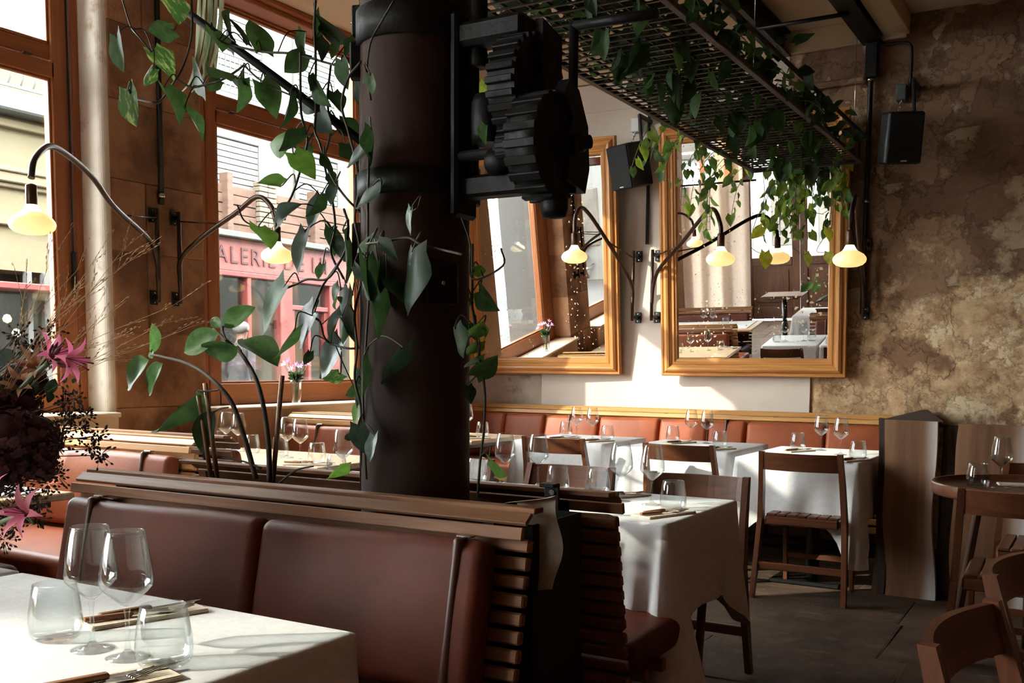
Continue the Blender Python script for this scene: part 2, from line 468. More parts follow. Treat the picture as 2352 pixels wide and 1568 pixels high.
# window wall
wl = struct('wall_left', MB()
            .box(-5.2, XW + 0.06, 0.33, 1.95, -0.12, ZC).box(-5.2, XW + 0.06, -3.4, -3.0, -0.12, ZC).box(-5.2, XW + 0.06, -3.0, 0.33, -0.12, 0.6).box(-5.2, XW + 0.06, -3.0, 0.33, 3.5, ZC).box(-5.2, -4.80, 1.95, 3.755, -0.12, 0.94).box(-5.2, -4.80, 4.471, 6.33, -0.12, 0.94)
            .box(-5.2, XW, 6.33, YB + 0.3, -0.12, ZC).box(-5.2, -5.12, 1.95, 6.33, 3.6, ZC + 0.6), M['plaster_tan'])
rs = random.Random(5)
def pier_poly(y0, y1, x0, x1, rl, rr):
    p = [(x0, y0)]
    if rl: p += [(x1 - rl + rl*math.sin(a), y0 + rl - rl*math.cos(a)) for a in [R(k*15) for k in range(7)]]
    else: p.append((x1, y0))
    if rr: p += [(x1 - rr + rr*math.cos(a), y1 - rr + rr*math.sin(a)) for a in [R(k*30) for k in range(4)]]
    else: p.append((x1, y1))
    p.append((x0, y1))
    return p
MB().prism(pier_poly(3.81, 4.465, -5.2, XW - 0.008, 0.01, 0.01), (0, 0, ZC), (0, 0, 0), (1, 0, 0), (0, 1, 0)).build('mortar_core', M['mortar'], wl)
M['reveal'] = mat('skylit_reveal', (196, 184, 168), (216, 206, 192), scale=3, rough=0.9, bump=0.3, bscale=12, c3=(160, 140, 118), scale3=4, lo3=.56, hi3=.66)  # pier side made paler than its stone: window skylight put into the colour
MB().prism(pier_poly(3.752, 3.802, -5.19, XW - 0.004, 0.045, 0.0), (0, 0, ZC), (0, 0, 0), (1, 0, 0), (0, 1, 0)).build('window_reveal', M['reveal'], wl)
z = 0.0; k = 0
for hh in (0.50, 0.485, 0.43, 0.46, 0.40, 0.44, 0.42, 0.495):
    ys = [3.80, 4.471] if k % 3 == 2 else [3.80, 3.80 + 0.671*rs.choice((0.36, 0.55, 0.66)), 4.471]
    for i in range(len(ys) - 1):
        q = rs.uniform(-0.003, 0.003)
        poly = pier_poly(ys[i] + (0.0015 if i else 0), ys[i+1] - 0.0015, -5.19, XW + q, 0.012, 0.008)
        MB().prism(poly, (0, 0, hh - 0.004), (0, 0, z + 0.002), (1, 0, 0), (0, 1, 0)).build('stone_block', M['pier'], wl)
    z += hh; k += 1

def window(name, y0, y1, gy0, gy1, posts):
    w = thing(name, None, None, (-5.08, (y0+y1)/2, 0.97)); w['kind'] = 'structure'
    fx0, fx1 = -5.12, -5.04
    for (a, b_) in posts:
        MB().box(fx0, fx1, a, b_, 0.94, 3.6, 0.006).build('frame_post', M['frame']['z'], w)
    for (a, b_, d) in ((0.965, 1.112, 0), (2.785, 2.872, 0), (2.882, 2.965, 0.012), (3.54, 3.63, 0)):
        MB().box(fx0, fx1 - d, gy0 - 0.02, gy1 + 0.02, a, b_, 0.006).build('frame_rail', M['frame']['y'], w)
    MB().box(-5.2, -4.94, y0, y1, 0.93, 0.965, 0.006).build('outer_sill', M['frame']['y'], w)
    for (a, b_) in ((1.112, 2.785), (2.965, 3.54)):
        MB().box(-5.084, -5.078, gy0, gy1, a, b_).build('pane', M['pane'], w)
        m = MB()
        for q in ((gy0, gy0 + 0.014, a, b_), (gy1 - 0.014, gy1, a, b_), (gy0, gy1, a, a + 0.014), (gy0, gy1, b_ - 0.014, b_)):
            m.box(-5.076, -5.052, *q, 0.003)
        m.build('glazing_bead', M['frame']['z'], w)
    ly = gy1 - 0.17 if name == 'window_1' else gy0 + 0.1
    MB().box(-5.045, -5.022, ly, ly + 0.05, 2.871, 2.883, 0.003).build('latch', M['brass'], w)
    return w
window('window_1', 1.95, 3.755, 2.11, 3.58, ((1.95, 2.11), (3.58, 3.70), (3.706, 3.755)))
window('window_2', 4.471, 6.33, 4.765, 6.16, ((4.471, 4.66), (4.664, 4.765), (6.16, 6.33)))
w3 = thing('window_3', None, None, (-4.97, -1.57, 0.6)); w3['kind'] = 'structure'
for a in (-3.0, -1.40, 0.23): MB().box(-5.03, -4.93, a, a + 0.1, 0.6, 3.5, 0.006).build('frame_post', M['frame']['z'], w3)
for a in (0.6, 3.42): MB().box(-5.03, -4.93, -3.0, 0.33, a, a + 0.08, 0.006).build('frame_rail', M['frame']['y'], w3)
for a in (-2.9, -1.30): MB().box(-4.974, -4.968, a, a + 1.5, 0.68, 3.42).build('pane', M['pane'], w3)
M['sillpaint'] = mat('pale_sill_paint', (222, 198, 170), (230, 208, 182), scale=2, rough=0.7)
struct('trim_7', MB().box(-4.80, -4.785, 1.95, 3.753, 0.0, 0.94).box(-4.80, -4.785, 4.474, 6.6, 0.0, 0.94), M['sillpaint'])
struct('trim_1', MB().box(-5.03, -4.755, 1.95, 3.753, 0.94, 0.967, 0.006), M['sillpaint'])
struct('trim_2', MB().box(-5.03, -4.755, 4.474, 6.33, 0.94, 0.967, 0.006).box(-4.86, -4.755, 6.33, 6.6, 0.94, 0.967, 0.006), M['sillpaint'])
struct('trim_3', MB().box(-5.04, -4.85, 1.95, 6.33, 3.59, ZC, 0.008).box(-5.04, -4.885, 1.95, 6.33, 3.555, 3.59, 0.006), M['frame']['y'])
MB().box(-5.035, -5.015, 3.66, 3.685, 1.62, 1.86, 0.004).build('espagnolette', M['iron'], bpy.data.objects['window_1'])
MB().tube([(-5.028, 3.672, 1.86), (-5.028, 3.672, 3.4)], 0.006, 6).build('espagnolette_rod', M['iron'], bpy.data.objects['window_1'])

# ceiling and steel beams
struct('ceiling', MB().box(-5.2, 2.6, -3.4, YB + 0.3, ZC, ZC + 0.1), M['ceiling'])
def ibeam(x, y0, y1, w=0.13):
    return MB().box(x - w/2, x + w/2, y0, y1, 3.462, 3.476).box(x - 0.012, x + 0.012, y0, y1, 3.476, ZC).box(x - w/2, x + w/2, y0, y1, ZC - 0.014, ZC)
struct('trim_4', ibeam(-1.52, -3.3, YB), M['iron'])
struct('trim_5', ibeam(-2.14, -3.3, YB, 0.11), M['iron'])
struct('trim_6', MB().box(-1.445, -1.28, -3.3, YB, 3.50, ZC, 0.004), M['ceiling'])
c = MB().tube([(-2.14, 6.68, 3.45), (-1.52, 6.68, 3.45)], 0.014, 8)
tag(c.build('conduit', M['iron']), 'dark conduit crossing the pale ceiling between two steel beams', 'pipe')

# far walls of the room (seen in the mirrors)
struct('wall_right', MB().box(2.5, 2.7, -3.4, YB + 0.3, -0.12, ZC), M['darkwall'])
struct('wall_front', MB().box(-5.2, -4.82, -3.5, -3.3, -0.12, ZC).box(-2.9, 2.7, -3.5, -3.3, -0.12, ZC).box(-4.82, -2.9, -3.5, -3.3, 2.98, ZC), M['darkwall'])
dr = thing('door_1', None, None, (-3.86, -3.35, 0)); dr['kind'] = 'structure'
for i, x0 in enumerate((-4.81, -3.855)):
    x1 = x0 + 0.95
    m = MB().box(x0, x0 + 0.13, -3.38, -3.32, 0.01, 2.94, 0.006).box(x1 - 0.13, x1, -3.38, -3.32, 0.01, 2.94, 0.006)
    m.box(x0 + 0.13, x1 - 0.13, -3.38, -3.32, 0.01, 0.22, 0.006).box(x0 + 0.13, x1 - 0.13, -3.38, -3.32, 0.94, 1.08, 0.006).box(x0 + 0.13, x1 - 0.13, -3.38, -3.32, 2.78, 2.94, 0.006)
    m.build('door_leaf', M['darkwood']['z'], dr)
    MB().box(x0 + 0.13, x1 - 0.13, -3.36, -3.34, 0.22, 0.94).box(x0 + 0.19, x1 - 0.19, -3.345, -3.328, 0.3, 0.86, 0.008).build('door_panel', M['darkwood']['z'], dr)
    MB().box(x0 + 0.13, x1 - 0.13, -3.353, -3.347, 1.08, 2.78).build('pane', M['pane'], dr)

# ------------------------------------------------------------------ the street outside
M['asphalt'] = mat('asphalt', (26, 26, 26), (30, 30, 30), scale=4, rough=0.9, bump=0.1, bscale=60)
M['cream'] = mat('cream_render', (102, 99, 90), (108, 105, 97), scale=0.8, rough=0.9)
M['yellowstone'] = mat('yellow_limestone', (99, 91, 70), (106, 98, 78), scale=0.9, rough=0.9)
M['grey_render'] = mat('grey_render', (91, 90, 88), (96, 96, 94), scale=0.8, rough=0.9)
M['red'] = mat('pink_red_paint', (105, 45, 42), (113, 49, 46), scale=3, rough=0.5)
M['redsign'] = mat('pink_red_sign', (113, 59, 54), rough=0.55)
M['letter'] = mat('dark_red_letter', (66, 30, 29), rough=0.5)
M['shutter'] = mat('pale_shutter', (114, 114, 112), rough=0.6)
M['zinc'] = mat('zinc_grey', (71, 76, 76), (87, 92, 90), scale=5, rough=0.5)
M['terracotta'] = mat('weathered_wood_cladding', (81, 57, 46), (98, 75, 62), scale=4, stretch=(1, 1, 6), rough=0.85)
M['brick'] = mat('pale_brick', (99, 86, 74), (109, 98, 85), scale=14, rough=0.9)
M['shopdark'] = mat('shop_interior_dark', (44, 40, 35), (67, 61, 53), scale=3, rough=0.6)
M['shopwarm'] = mat('shop_interior_pale', (96, 86, 63), (104, 95, 74), scale=1.5, rough=0.8)
M['canvas'] = mat('painted_canvas', (112, 78, 48), (190, 160, 110), scale=8, rough=0.6, c3=(60, 44, 36), scale3=5, lo3=0.5, hi3=0.55)
pv = struct('floor.001', MB().box(-60, -5.2, -60, 60, -0.2, -0.04), M['asphalt'])
pv.name = 'floor_street'
M['roadpaint'] = mat('road_paint', (120, 120, 120), (134, 134, 133), scale=6, rough=0.9)
for (a, b_, w) in (((-10.35, -6.2), (-11.85, -9.8), 0.47), ((-14.1, -14.7), (-17.2, -21.7), 0.6), ((-8.9, -6.2), (-9.9, -8.6), 0.47), ((-7.0, -4.0), (-8.4, -4.0), 0.4)):
    MB().bar((*a, -0.04), (*b_, -0.04), w, 0.012).build('road_marking', M['roadpaint'], pv)
MB().box(-10.1, -8.6, 3.0, 30, -0.06, 0.02, 0.02).build('kerb', M['grey_render'], pv)
struct('wall_left.001', MB().box(-5.6, -5.2, YB + 0.3, 20, 0, 5).box(-5.6, -5.2, 4.0, 4.471, -0.04, 5), M['grey_render']).name = 'wall_outside'

# gallery shopfront across the street
FX = -10.0
gs = thing('gallery_shopfront', 'pink-red gallery shopfront with a lettered sign across the street', 'shopfront', (FX, 10.7, 0))
MB().box(FX - 0.05, FX + 0.06, 9.0, 12.3, 2.44, 2.87, 0.01).build('sign_board', M['redsign'], gs)
MB().box(FX - 0.05, FX + 0.16, 8.95, 12.35, 2.87, 2.95, 0.01).build('cornice', M['grey_render'], gs)
MB().box(FX - 0.05, FX + 0.10, 9.0, 12.3, 2.37, 2.44, 0.01).build('sign_moulding', M['red'], gs)
def letters(txt, y, z, size, x, mtl, parent, rz=R(90), name='lettering', ex=0.006):
    cu = bpy.data.curves.new(name, 'FONT'); cu.body = txt; cu.size = size; cu.extrude = ex
    cu.space_character = 1.2
    t = bpy.data.objects.new(name, cu)
    me = bpy.data.meshes.new_from_object(t)
    bpy.data.objects.remove(t)
    me.materials.clear(); me.materials.append(mtl)
    o = bpy.data.objects.new(name, me); COL.objects.link(o)
    o.rotation_euler = (R(90), 0, rz)
    o.location = V((x, y, z)) - (parent.location if parent else V((0, 0, 0)))
    o.parent = parent
    return o
letters("GALERIE DE L'I", 9.07, 2.545, 0.31, FX + 0.068, M['letter'], gs)
for (a, b_) in ((9.0, 9.18), (9.86, 9.93), (10.48, 10.72), (11.5, 11.72), (12.2, 12.3)):
    MB().box(FX - 0.05, FX + 0.09, a, b_, -0.04, 2.4, 0.01).build('pilaster', M['red'], gs)
MB().box(FX - 0.04, FX + 0.05, 9.0, 10.5, 0.02, 0.98, 0.01).build('stall_riser', M['red'], gs)
MB().box(FX - 0.04, FX + 0.07, 10.72, 11.5, 1.99, 2.06, 0.01).build('door_lintel', M['red'], gs)
MB().box(FX - 0.04, FX + 0.05, 10.72, 10.80, 0.0, 2.0, 0.005).box(FX - 0.04, FX + 0.05, 11.42, 11.5, 0.0, 2.0, 0.005).box(FX - 0.04, FX + 0.05, 11.07, 11.13, 0.0, 2.0, 0.005).box(FX - 0.04, FX + 0.05, 10.8, 11.42, 0.02, 0.6, 0.005).build('door_frame', M['red'], gs)
for (a, b_, c_, d_) in ((9.18, 9.86, 0.98, 2.37), (9.93, 10.48, 0.98, 2.37), (10.72, 11.5, 2.06, 2.37), (10.8, 11.42, 0.6, 1.99), (11.72, 12.2, 0.3, 2.37)):
    MB().box(FX - 0.012, FX - 0.006, a, b_, c_, d_).build('pane', M['pane'], gs)
MB().box(FX - 1.6, FX - 1.5, 9.0, 12.3, 0, 2.6).box(FX - 1.5, FX - 0.05, 8.95, 9.0, 0, 2.6).box(FX - 1.5, FX - 0.05, 12.3, 12.35, 0, 2.6).box(FX - 1.5, FX - 0.05, 9.0, 12.3, -0.04, 0.05).box(FX - 1.5, FX - .05, 9.0, 12.3, 2.6, 2.65).build('shop_interior', M['shopwarm'], gs)
for (a, z0, w, h) in ((9.3, 1.2, 0.45, 0.7), (9.95, 1.15, 0.3, 0.5), (10.35, 1.3, 0.4, 0.55), (10.95, 1.2, 0.35, 0.5)):
    MB().box(FX - 1.49, FX - 1.45, a, a + w, z0, z0 + h, 0.01).build('framed_picture', M['canvas'], gs)
# house above the gallery
hs = thing('cream_house', 'cream rendered house with pale shutters above the gallery', 'building', (FX, 11.0, 2.9))
MB().box(FX - 3, FX - 0.25, 8.6, 16.0, 2.95, 6.4).box(FX - 3, FX - .05, 12.36, 16, 0, 2.95).box(FX - 3, FX - .05, 8.2, 8.94, 0, 2.95).build('wall', M['cream'], hs)
MB().box(FX - 0.28, FX - 0.18, 8.6, 16.0, 4.42, 4.56, 0.01).build('string_course', M['grey_render'], hs)
for (yy, zz, w, h) in ((9.55, 3.25, 0.85, 0.95), (11.2, 3.3, 0.85, 0.95), (9.7, 4.75, 0.8, 1.25), (11.2, 4.75, 0.8, 1.25), (12.9, 3.3, 0.85, 0.95), (12.9, 4.75, .8, 1.25)):
    f = MB().box(FX - 0.26, FX - 0.2, yy - 0.08, yy, zz, zz + h + 0.08, 0.01).box(FX - 0.26, FX - 0.2, yy + w, yy + w + 0.08, zz, zz + h + 0.08, 0.01).box(FX - 0.26, FX - 0.2, yy, yy + w, zz + h, zz + h + 0.08, 0.01).box(FX - .26, FX - .16, yy - .1, yy + w + .1, zz - .06, zz, .01).build('window_frame', M['grey_render'], hs)
    m = MB()
    n = int(h / 0.075)
    for k in range(n): m.box(FX - 0.25, FX - 0.225, yy, yy + w, zz + k*h/n, zz + (k+0.86)*h/n, 0.004)
    m.build('shutter', M['shutter'], hs)
    if zz > 4:
        m = MB().box(FX - 0.13, FX - 0.11, yy - 0.06, yy + w + 0.06, zz + 0.5, zz + 0.53).box(FX - 0.13, FX - 0.11, yy - 0.06, yy + w + 0.06, zz + .02, zz + 0.05)
        for k in range(12): m.box(FX - 0.127, FX - 0.117, yy - 0.05 + k*(w+.1)/11 - .006, yy - .05 + k*(w+.1)/11 + .006, zz + .03, zz + .52)
        m.build('balcony_rail', M['zinc'], hs)
# plank cladding with a brick pier between the gallery sign and the shutters
cl = thing('planter_terrace', 'weathered plank terrace front with a brick pier above the gallery sign', 'terrace', (FX, 10.7, 2.95))
for k in range(5):
    for (a, b_) in ((9.2, 10.22), (10.56, 12.2)):
        MB().box(FX - 0.16, FX - 0.1 + 0.01*(k % 2), a, b_, 2.96 + k*0.125, 3.075 + k*0.125, 0.006).build('plank', M['terracotta'], cl)
for k in range(11):
    for i in range(2):
        MB().box(FX - 0.16, FX - 0.03 + 0.006*((k+i) % 2), 10.225 + i*0.165, 10.383 + i*0.165, 2.955 + k*0.068, 3.015 + k*0.068, 0.006).build('brick', M['brick'], cl)
MB().box(FX - 0.16, FX + 0.0, 9.62, 9.72, 2.95, 3.72, 0.008).box(FX - .16, FX, 11.3, 11.4, 2.95, 3.72, .008).build('post', M['terracotta'], cl)
# limestone building seen through the left window
lb = thing('limestone_building', 'yellow limestone building with stone mouldings seen through the left window', 'building', (FX, 6.3, 0))
MB().box(FX - 3, FX - 0.02, 5.0, 8.15, 2.2, 4.62).box(FX - 3, FX - .02, 5.0, 5.5, 0, 2.2).box(FX - 3, FX - .02, 6.98, 8.15, 0, 2.2).box(FX - 3, FX - .02, 5.5, 6.98, 0, 0.9).build('wall', M['yellowstone'], lb)
for (z0, z1, d) in ((2.66, 2.74, 0.05), (3.05, 3.10, 0.04), (3.10, 3.2, 0.09), (3.2, 3.25, 0.12), (3.66, 3.74, 0.08)):
    MB().box(FX - 0.03, FX + d, 5.0, 8.15, z0, z1, 0.01).build('moulding', M['yellowstone'], lb)
MB().box(FX - 0.03, FX + 0.30, 5.0, 8.15, 3.78, 3.98, 0.02).build('zinc_cornice', M['zinc'], lb)
m = MB().box(FX + 0.2, FX + 0.22, 5.0, 8.1, 4.55, 4.58).box(FX + .2, FX + .22, 5.0, 8.1, 4.03, 4.06)
for k in range(22): m.tube([(FX + 0.21, 5.05 + k*0.14, 4.05), (FX + .21, 5.11 + k*.14, 4.2), (FX + .21, 5.03 + k*.14, 4.4), (FX + 0.21, 5.1 + k*0.14, 4.56)], 0.009, 5)
m.build('balcony_rail', M['zinc'], lb)
MB().box(FX - 0.6, FX - 0.5, 5.5, 6.98, 0.9, 2.2).build('shop_back', M['shopdark'], lb)
MB().box(FX - 0.03, FX + 0.35, 5.45, 7.0, 1.98, 2.05, 0.01).build('awning', M['red'], lb)
m = MB()
for a in (5.5, 6.2, 6.72, 6.92): m.box(FX - 0.06, FX + 0.02, a, a + 0.06, 0.9, 2.2, 0.005)
m.build('shop_window_frame', M['grey_render'], lb)
for (yy, zz) in ((6.1, 1.86), (6.62, 1.7), (6.72, 1.55)):
    MB().lathe([(0.001, -0.05), (0.04, -0.03), (0.05, 0), (0.03, 0.04), (0.001, 0.05)], 10, (FX - 0.2, yy, zz)).build('shop_lamp', M['bulbneck'], lb)
MB().box(FX - .05, FX - .045, 5.56, 6.92, 0.9, 2.0).build('pane', M['pane'], lb)
MB().box(FX - 3, FX - .04, 5.0, 8.15, 4.62, 6.1).build('upper_wall', M['grey_render'], lb)
# parked motorcycle, seen in the left mirror
mo = thing('motorcycle', 'dark parked motorcycle outside, seen in the left mirror', 'motorcycle', (-9.6, -8.9, -0.04))
M['tyre'] = mat('tyre', (16, 16, 17), rough=0.8); M['moto'] = mat('motorcycle_grey', (46, 48, 52), rough=0.35)
for yy in (-8.3, -9.6):
    w = MB().lathe([(0.24, -0.05), (0.31, -0.05), (0.325, 0), (0.31, 0.05), (0.24, 0.05), (0.24, -0.05)], 24, (-9.6, yy, 0.285), 'x', True, False).build('wheel', M['tyre'], mo)
    m = MB().lathe([(0.05, -0.05), (0.05, 0.05)], 12, (-9.6, yy, 0.285), 'x')
    for k in range(6): m.bar((-9.6, yy, 0.285), (-9.6, yy + 0.25*math.cos(k), 0.285 + 0.25*math.sin(k)), 0.03, 0.015, (1, 0, 0))
    m.build('hub', M['steel'], w)
for sx in (-1, 1): MB().tube([(-9.6 + sx*.08, -8.3, 0.285), (-9.6 + sx*.07, -8.52, 0.95)], 0.022, 8).build('fork_leg', M['steel'], mo)
MB().tube([(-9.95, -8.62, 1.0), (-9.7, -8.55, 0.98), (-9.5, -8.55, 0.98), (-9.25, -8.62, 1.0)], 0.016, 8).build('handlebar', M['tyre'], mo)
MB().lathe([(0.02, -0.05), (0.085, -0.02), (0.09, 0.06)], 16, (-9.6, -8.40, 0.86), 'y').build('headlamp', M['steel'], mo)
MB().lathe([(0.02, -0.26), (0.11, -0.18), (0.14, 0.0), (0.12, 0.16), (0.03, 0.25)], 16, (-9.6, -8.85, 0.82), 'y').build('fuel_tank', M['moto'], mo)
MB().box(-9.74, -9.46, -9.62, -9.05, 0.74, 0.84, 0.03).build('seat', M['tyre'], mo)
MB().box(-9.75, -9.45, -9.15, -8.7, 0.28, 0.68, 0.05).build('engine', M['moto'], mo)
MB().tube([(-9.42, -8.8, 0.3), (-9.42, -9.3, 0.28), (-9.42, -9.85, 0.42)], 0.04, 8).build('exhaust', M['steel'], mo)
# added sun blocker out of view, then a street house seen in the mirror
cb = thing('sun_blocker', 'tall narrow slab added far across the street to keep sun off the bench', 'building', (-20, -14.4, 0))
MB().box(-20.0, -19.5, -15.3, -14.35, -0.04, 13.5).build('wall', M['grey_render'], cb)
for k in range(1):
    for zz in (0.6, 3.4, 6.2, 9.0):
        MB().box(-19.52, -19.47, -15.0 + k*1.6, -14.6 + k*1.6, zz, zz + 1.6, 0.02).build('window', M['shopdark'], cb)
ob = thing('grey_house', 'tall pale grey house down the street', 'building', (-7, -11, 0))
MB().box(-10.2, -3.5, -13, -9.5, -0.04, 9.0).build('wall', M['grey_render'], ob)
for k in range(6):
    for zz in (0.8, 2.9):
        MB().box(-9.8 + k*1.05, -9.2 + k*1.05, -9.52, -9.45, zz, zz + 1.4, 0.02).build('window', M['shopdark'], ob)

# ------------------------------------------------------------------ furniture builders
def rbox(mb, c, A, B, C, r, n=3, puff=None):
    # rounded box: half axes A, B, C
    c = V(c); L = [A.length, B.length, C.length]; ax = [A.normalized(), B.normalized(), C.normalized()]
    r = min(r, min(L) * 0.98)
    def steps(l):
        i = l - r
        e = [i + r * math.tan(R(45 * k / n)) for k in range(1, n + 1)]
        m = [-i + 2*i*k/4 for k in range(5)] if i > 0.02 else [-i, i]
        return [-x for x in e[::-1]] + m + e
    ids = {}; vs = []; fs = []
    def vert(q):
        k = tuple(round(x, 5) for x in q)
        if k not in ids:
            ic = [max(-(L[j]-r), min(L[j]-r, q[j])) for j in range(3)]
            d = V([q[j] - ic[j] for j in range(3)]); d = d.normalized() * r if d.length > 0 else d
            p = V(ic) + d
            if puff: p = p + V(puff(p, L))
            ids[k] = len(vs); vs.append(c + ax[0]*p[0] + ax[1]*p[1] + ax[2]*p[2])
        return ids[k]
    S3 = [steps(l) for l in L]
    for a in range(3):
        u, w = (a+1) % 3, (a+2) % 3
        for s in (-1, 1):
            for i in range(len(S3[u]) - 1):
                for j in range(len(S3[w]) - 1):
                    q = []
                    for (p, t) in ((i, j), (i+1, j), (i+1, j+1), (i, j+1)):
                        k = [0, 0, 0]; k[a] = s * L[a]; k[u] = S3[u][p]; k[w] = S3[w][t]; q.append(vert(k))
                    fs.append(tuple(q if s > 0 else q[::-1]))
    return mb.add(vs, fs, True)

def bench(x0, x1, yt, face, label, seams, straps, wd='walnut', leather='leather', ends=0.07, seatdepth=0.5, apron=True, name='slatted_bench', steel=True):
    # local frame: runs along +x, back top at y=0, sitter faces -y
    L = x1 - x0
    t = thing(name, label, 'bench')
    W = M[wd]['x']; lea = M[leather]
    MB().box(0, L, -0.043, 0, 0.907, 0.92, 0.002).build('cap_slat', W, t)
    MB().obox((L/2, -0.066, 0.898), V((L/2, 0, 0)), V((0, -0.015, -0.0105)), V((0, -0.003, 0.0043)), 0.002).build('top_slat', W, t)
    MB().obox((L/2, -0.094, 0.868), V((L/2, 0, 0)), V((0, 0.007, -0.0014)), V((0, 0.003, 0.0145)), 0.002).build('rail_slat', W, t)
    yb = lambda z: -0.055 - (0.85 - z) * 0.2
    z = 0.835; n = 0
    me = None
    while z > 0.3:
        if me is None:
            me = MB().obox((L/2, 0, 0), V((L/2, 0, 0)), V((0, 0.012, -0.0024)), V((0, 0.003, 0.0148)), 0.004).data('slat', W)
        inst('slat', me, t, (0, yb(z), z)); z -= 0.0412
    mu = MB().obox((0, 0.012, 0), V((0.016, 0, 0)), V((0, 0.006, -0.0012)), V((0, 0.088, 0.44)), 0.002).data('upright', M['iron'])
    nu = max(2, int(L / 0.75) + 1)
    for i in range(nu):
        inst('upright', mu, t, (0.14 + (L - 0.28) * i / (nu - 1), -0.108, 0.45))
    # back cushion panels
    xs = [ends * 0.4] + [s - x0 for s in seams] + [L - ends]
    cz, hz = 0.668, 0.176
    cyy = yb(cz) - 0.05
    for i in range(len(xs) - 1):
        w = (xs[i+1] - xs[i]) / 2 - 0.001
        mb = MB()
        rbox(mb, ((xs[i]+xs[i+1])/2, cyy, cz), V((w, 0, 0)), V((0, 0.038, -0.0076)), V((0, hz*0.2, hz)), 0.034, 4,
             lambda p, l: (0, -0.012 * (1 - (p[0]/l[0])**4) * (1 - (p[2]/l[2])**2) if p[1] < 0 else 0, 0.004*math.sin(p[0]*9)))
        mb.build('back_cushion', lea, t)
    for s in straps:
        mb = MB()
        rbox(mb, (s - x0, cyy, cz + 0.002), V((0.012, 0, 0)), V((0, 0.0485, -0.0097)), V((0, (hz+.001)*0.2, hz + 0.002)), 0.036, 4)
        st = mb.build('strap', M['strap'], t)
        MB().box(s - x0 - 0.02, s - x0 + 0.02, cyy + 0.015, cyy + 0.04, cz + hz + 0.008, cz + hz + 0.014, 0.002).build('buckle', M['steel'], st)
    # seat
    k = max(1, round(L / 1.3))
    for i in range(k):
        mb = MB()
        w = L / k
        rbox(mb, (w*(i+.5), -0.17 - seatdepth/2, 0.425), V((w/2 - 0.002, 0, 0)), V((0, seatdepth/2, 0)), V((0, 0, 0.048)), 0.036, 3,
             lambda p, l: (0, 0, 0.012 * (1 - (p[0]/l[0])**4) * (1 - (p[1]/l[1])**4) if p[2] > 0 else 0))
        mb.build('seat_cushion', lea, t)
    mfr = MB().box(0, L, -0.012, 0.012, -0.02, 0.02, 0.004).data('seat_slat', W)
    for yy, zz in [(-0.16 - seatdepth*q, 0.36) for q in (0.0, 0.25, 0.5, 0.75)] + ([(-0.16 - seatdepth + 0.03, zq) for zq in (0.352, 0.298, 0.244, 0.19)] if apron else []):
        inst('seat_slat', mfr, t, (0, yy, zz))
    ml = MB().box(-0.02, 0.02, -0.02, 0.02, 0, 0.36, 0.003).data('leg', M['iron'])
    for xx in (0.1, L - 0.1):
        for yy in (-0.2, -0.16 - seatdepth + 0.07): inst('leg', ml, t, (xx, yy, 0))
    if face < 0: t.location = (x0, yt, 0)
    else:
        t.location = (x1, yt, 0); t.rotation_euler = (0, 0, math.pi)
    return t

def table(x0, x1, y0, y1, label, zt=0.75, wd='table', covered=False, rnd=False, group=None):
    t = thing('dining_table', label, 'table', ((x0+x1)/2, (y0+y1)/2, 0), group)
    th = 0.028
    tt = zt - (0.004 if covered else 0)
    MB().box(x0, x1, y0, y1, tt - th, tt, 0.006).build('table_top', M[wd]['x'], t)
    MB().box(x0 + 0.06, x1 - 0.06, y0 + 0.06, y1 - 0.06, tt - th - 0.03, tt - th, 0.004).build('apron', M['darkwood']['x'], t)
    cx, cy_ = (x0+x1)/2, (y0+y1)/2
    MB().lathe([(0.038, 0.02), (0.038, tt - th - 0.03)], 16, (cx, cy_, 0)).build('pedestal', M['iron'], t)
    MB().box(cx - 0.2, cx + 0.2, cy_ - 0.2, cy_ + 0.2, 0, 0.022, 0.006).build('base_plate', M['iron'], t)
    return t

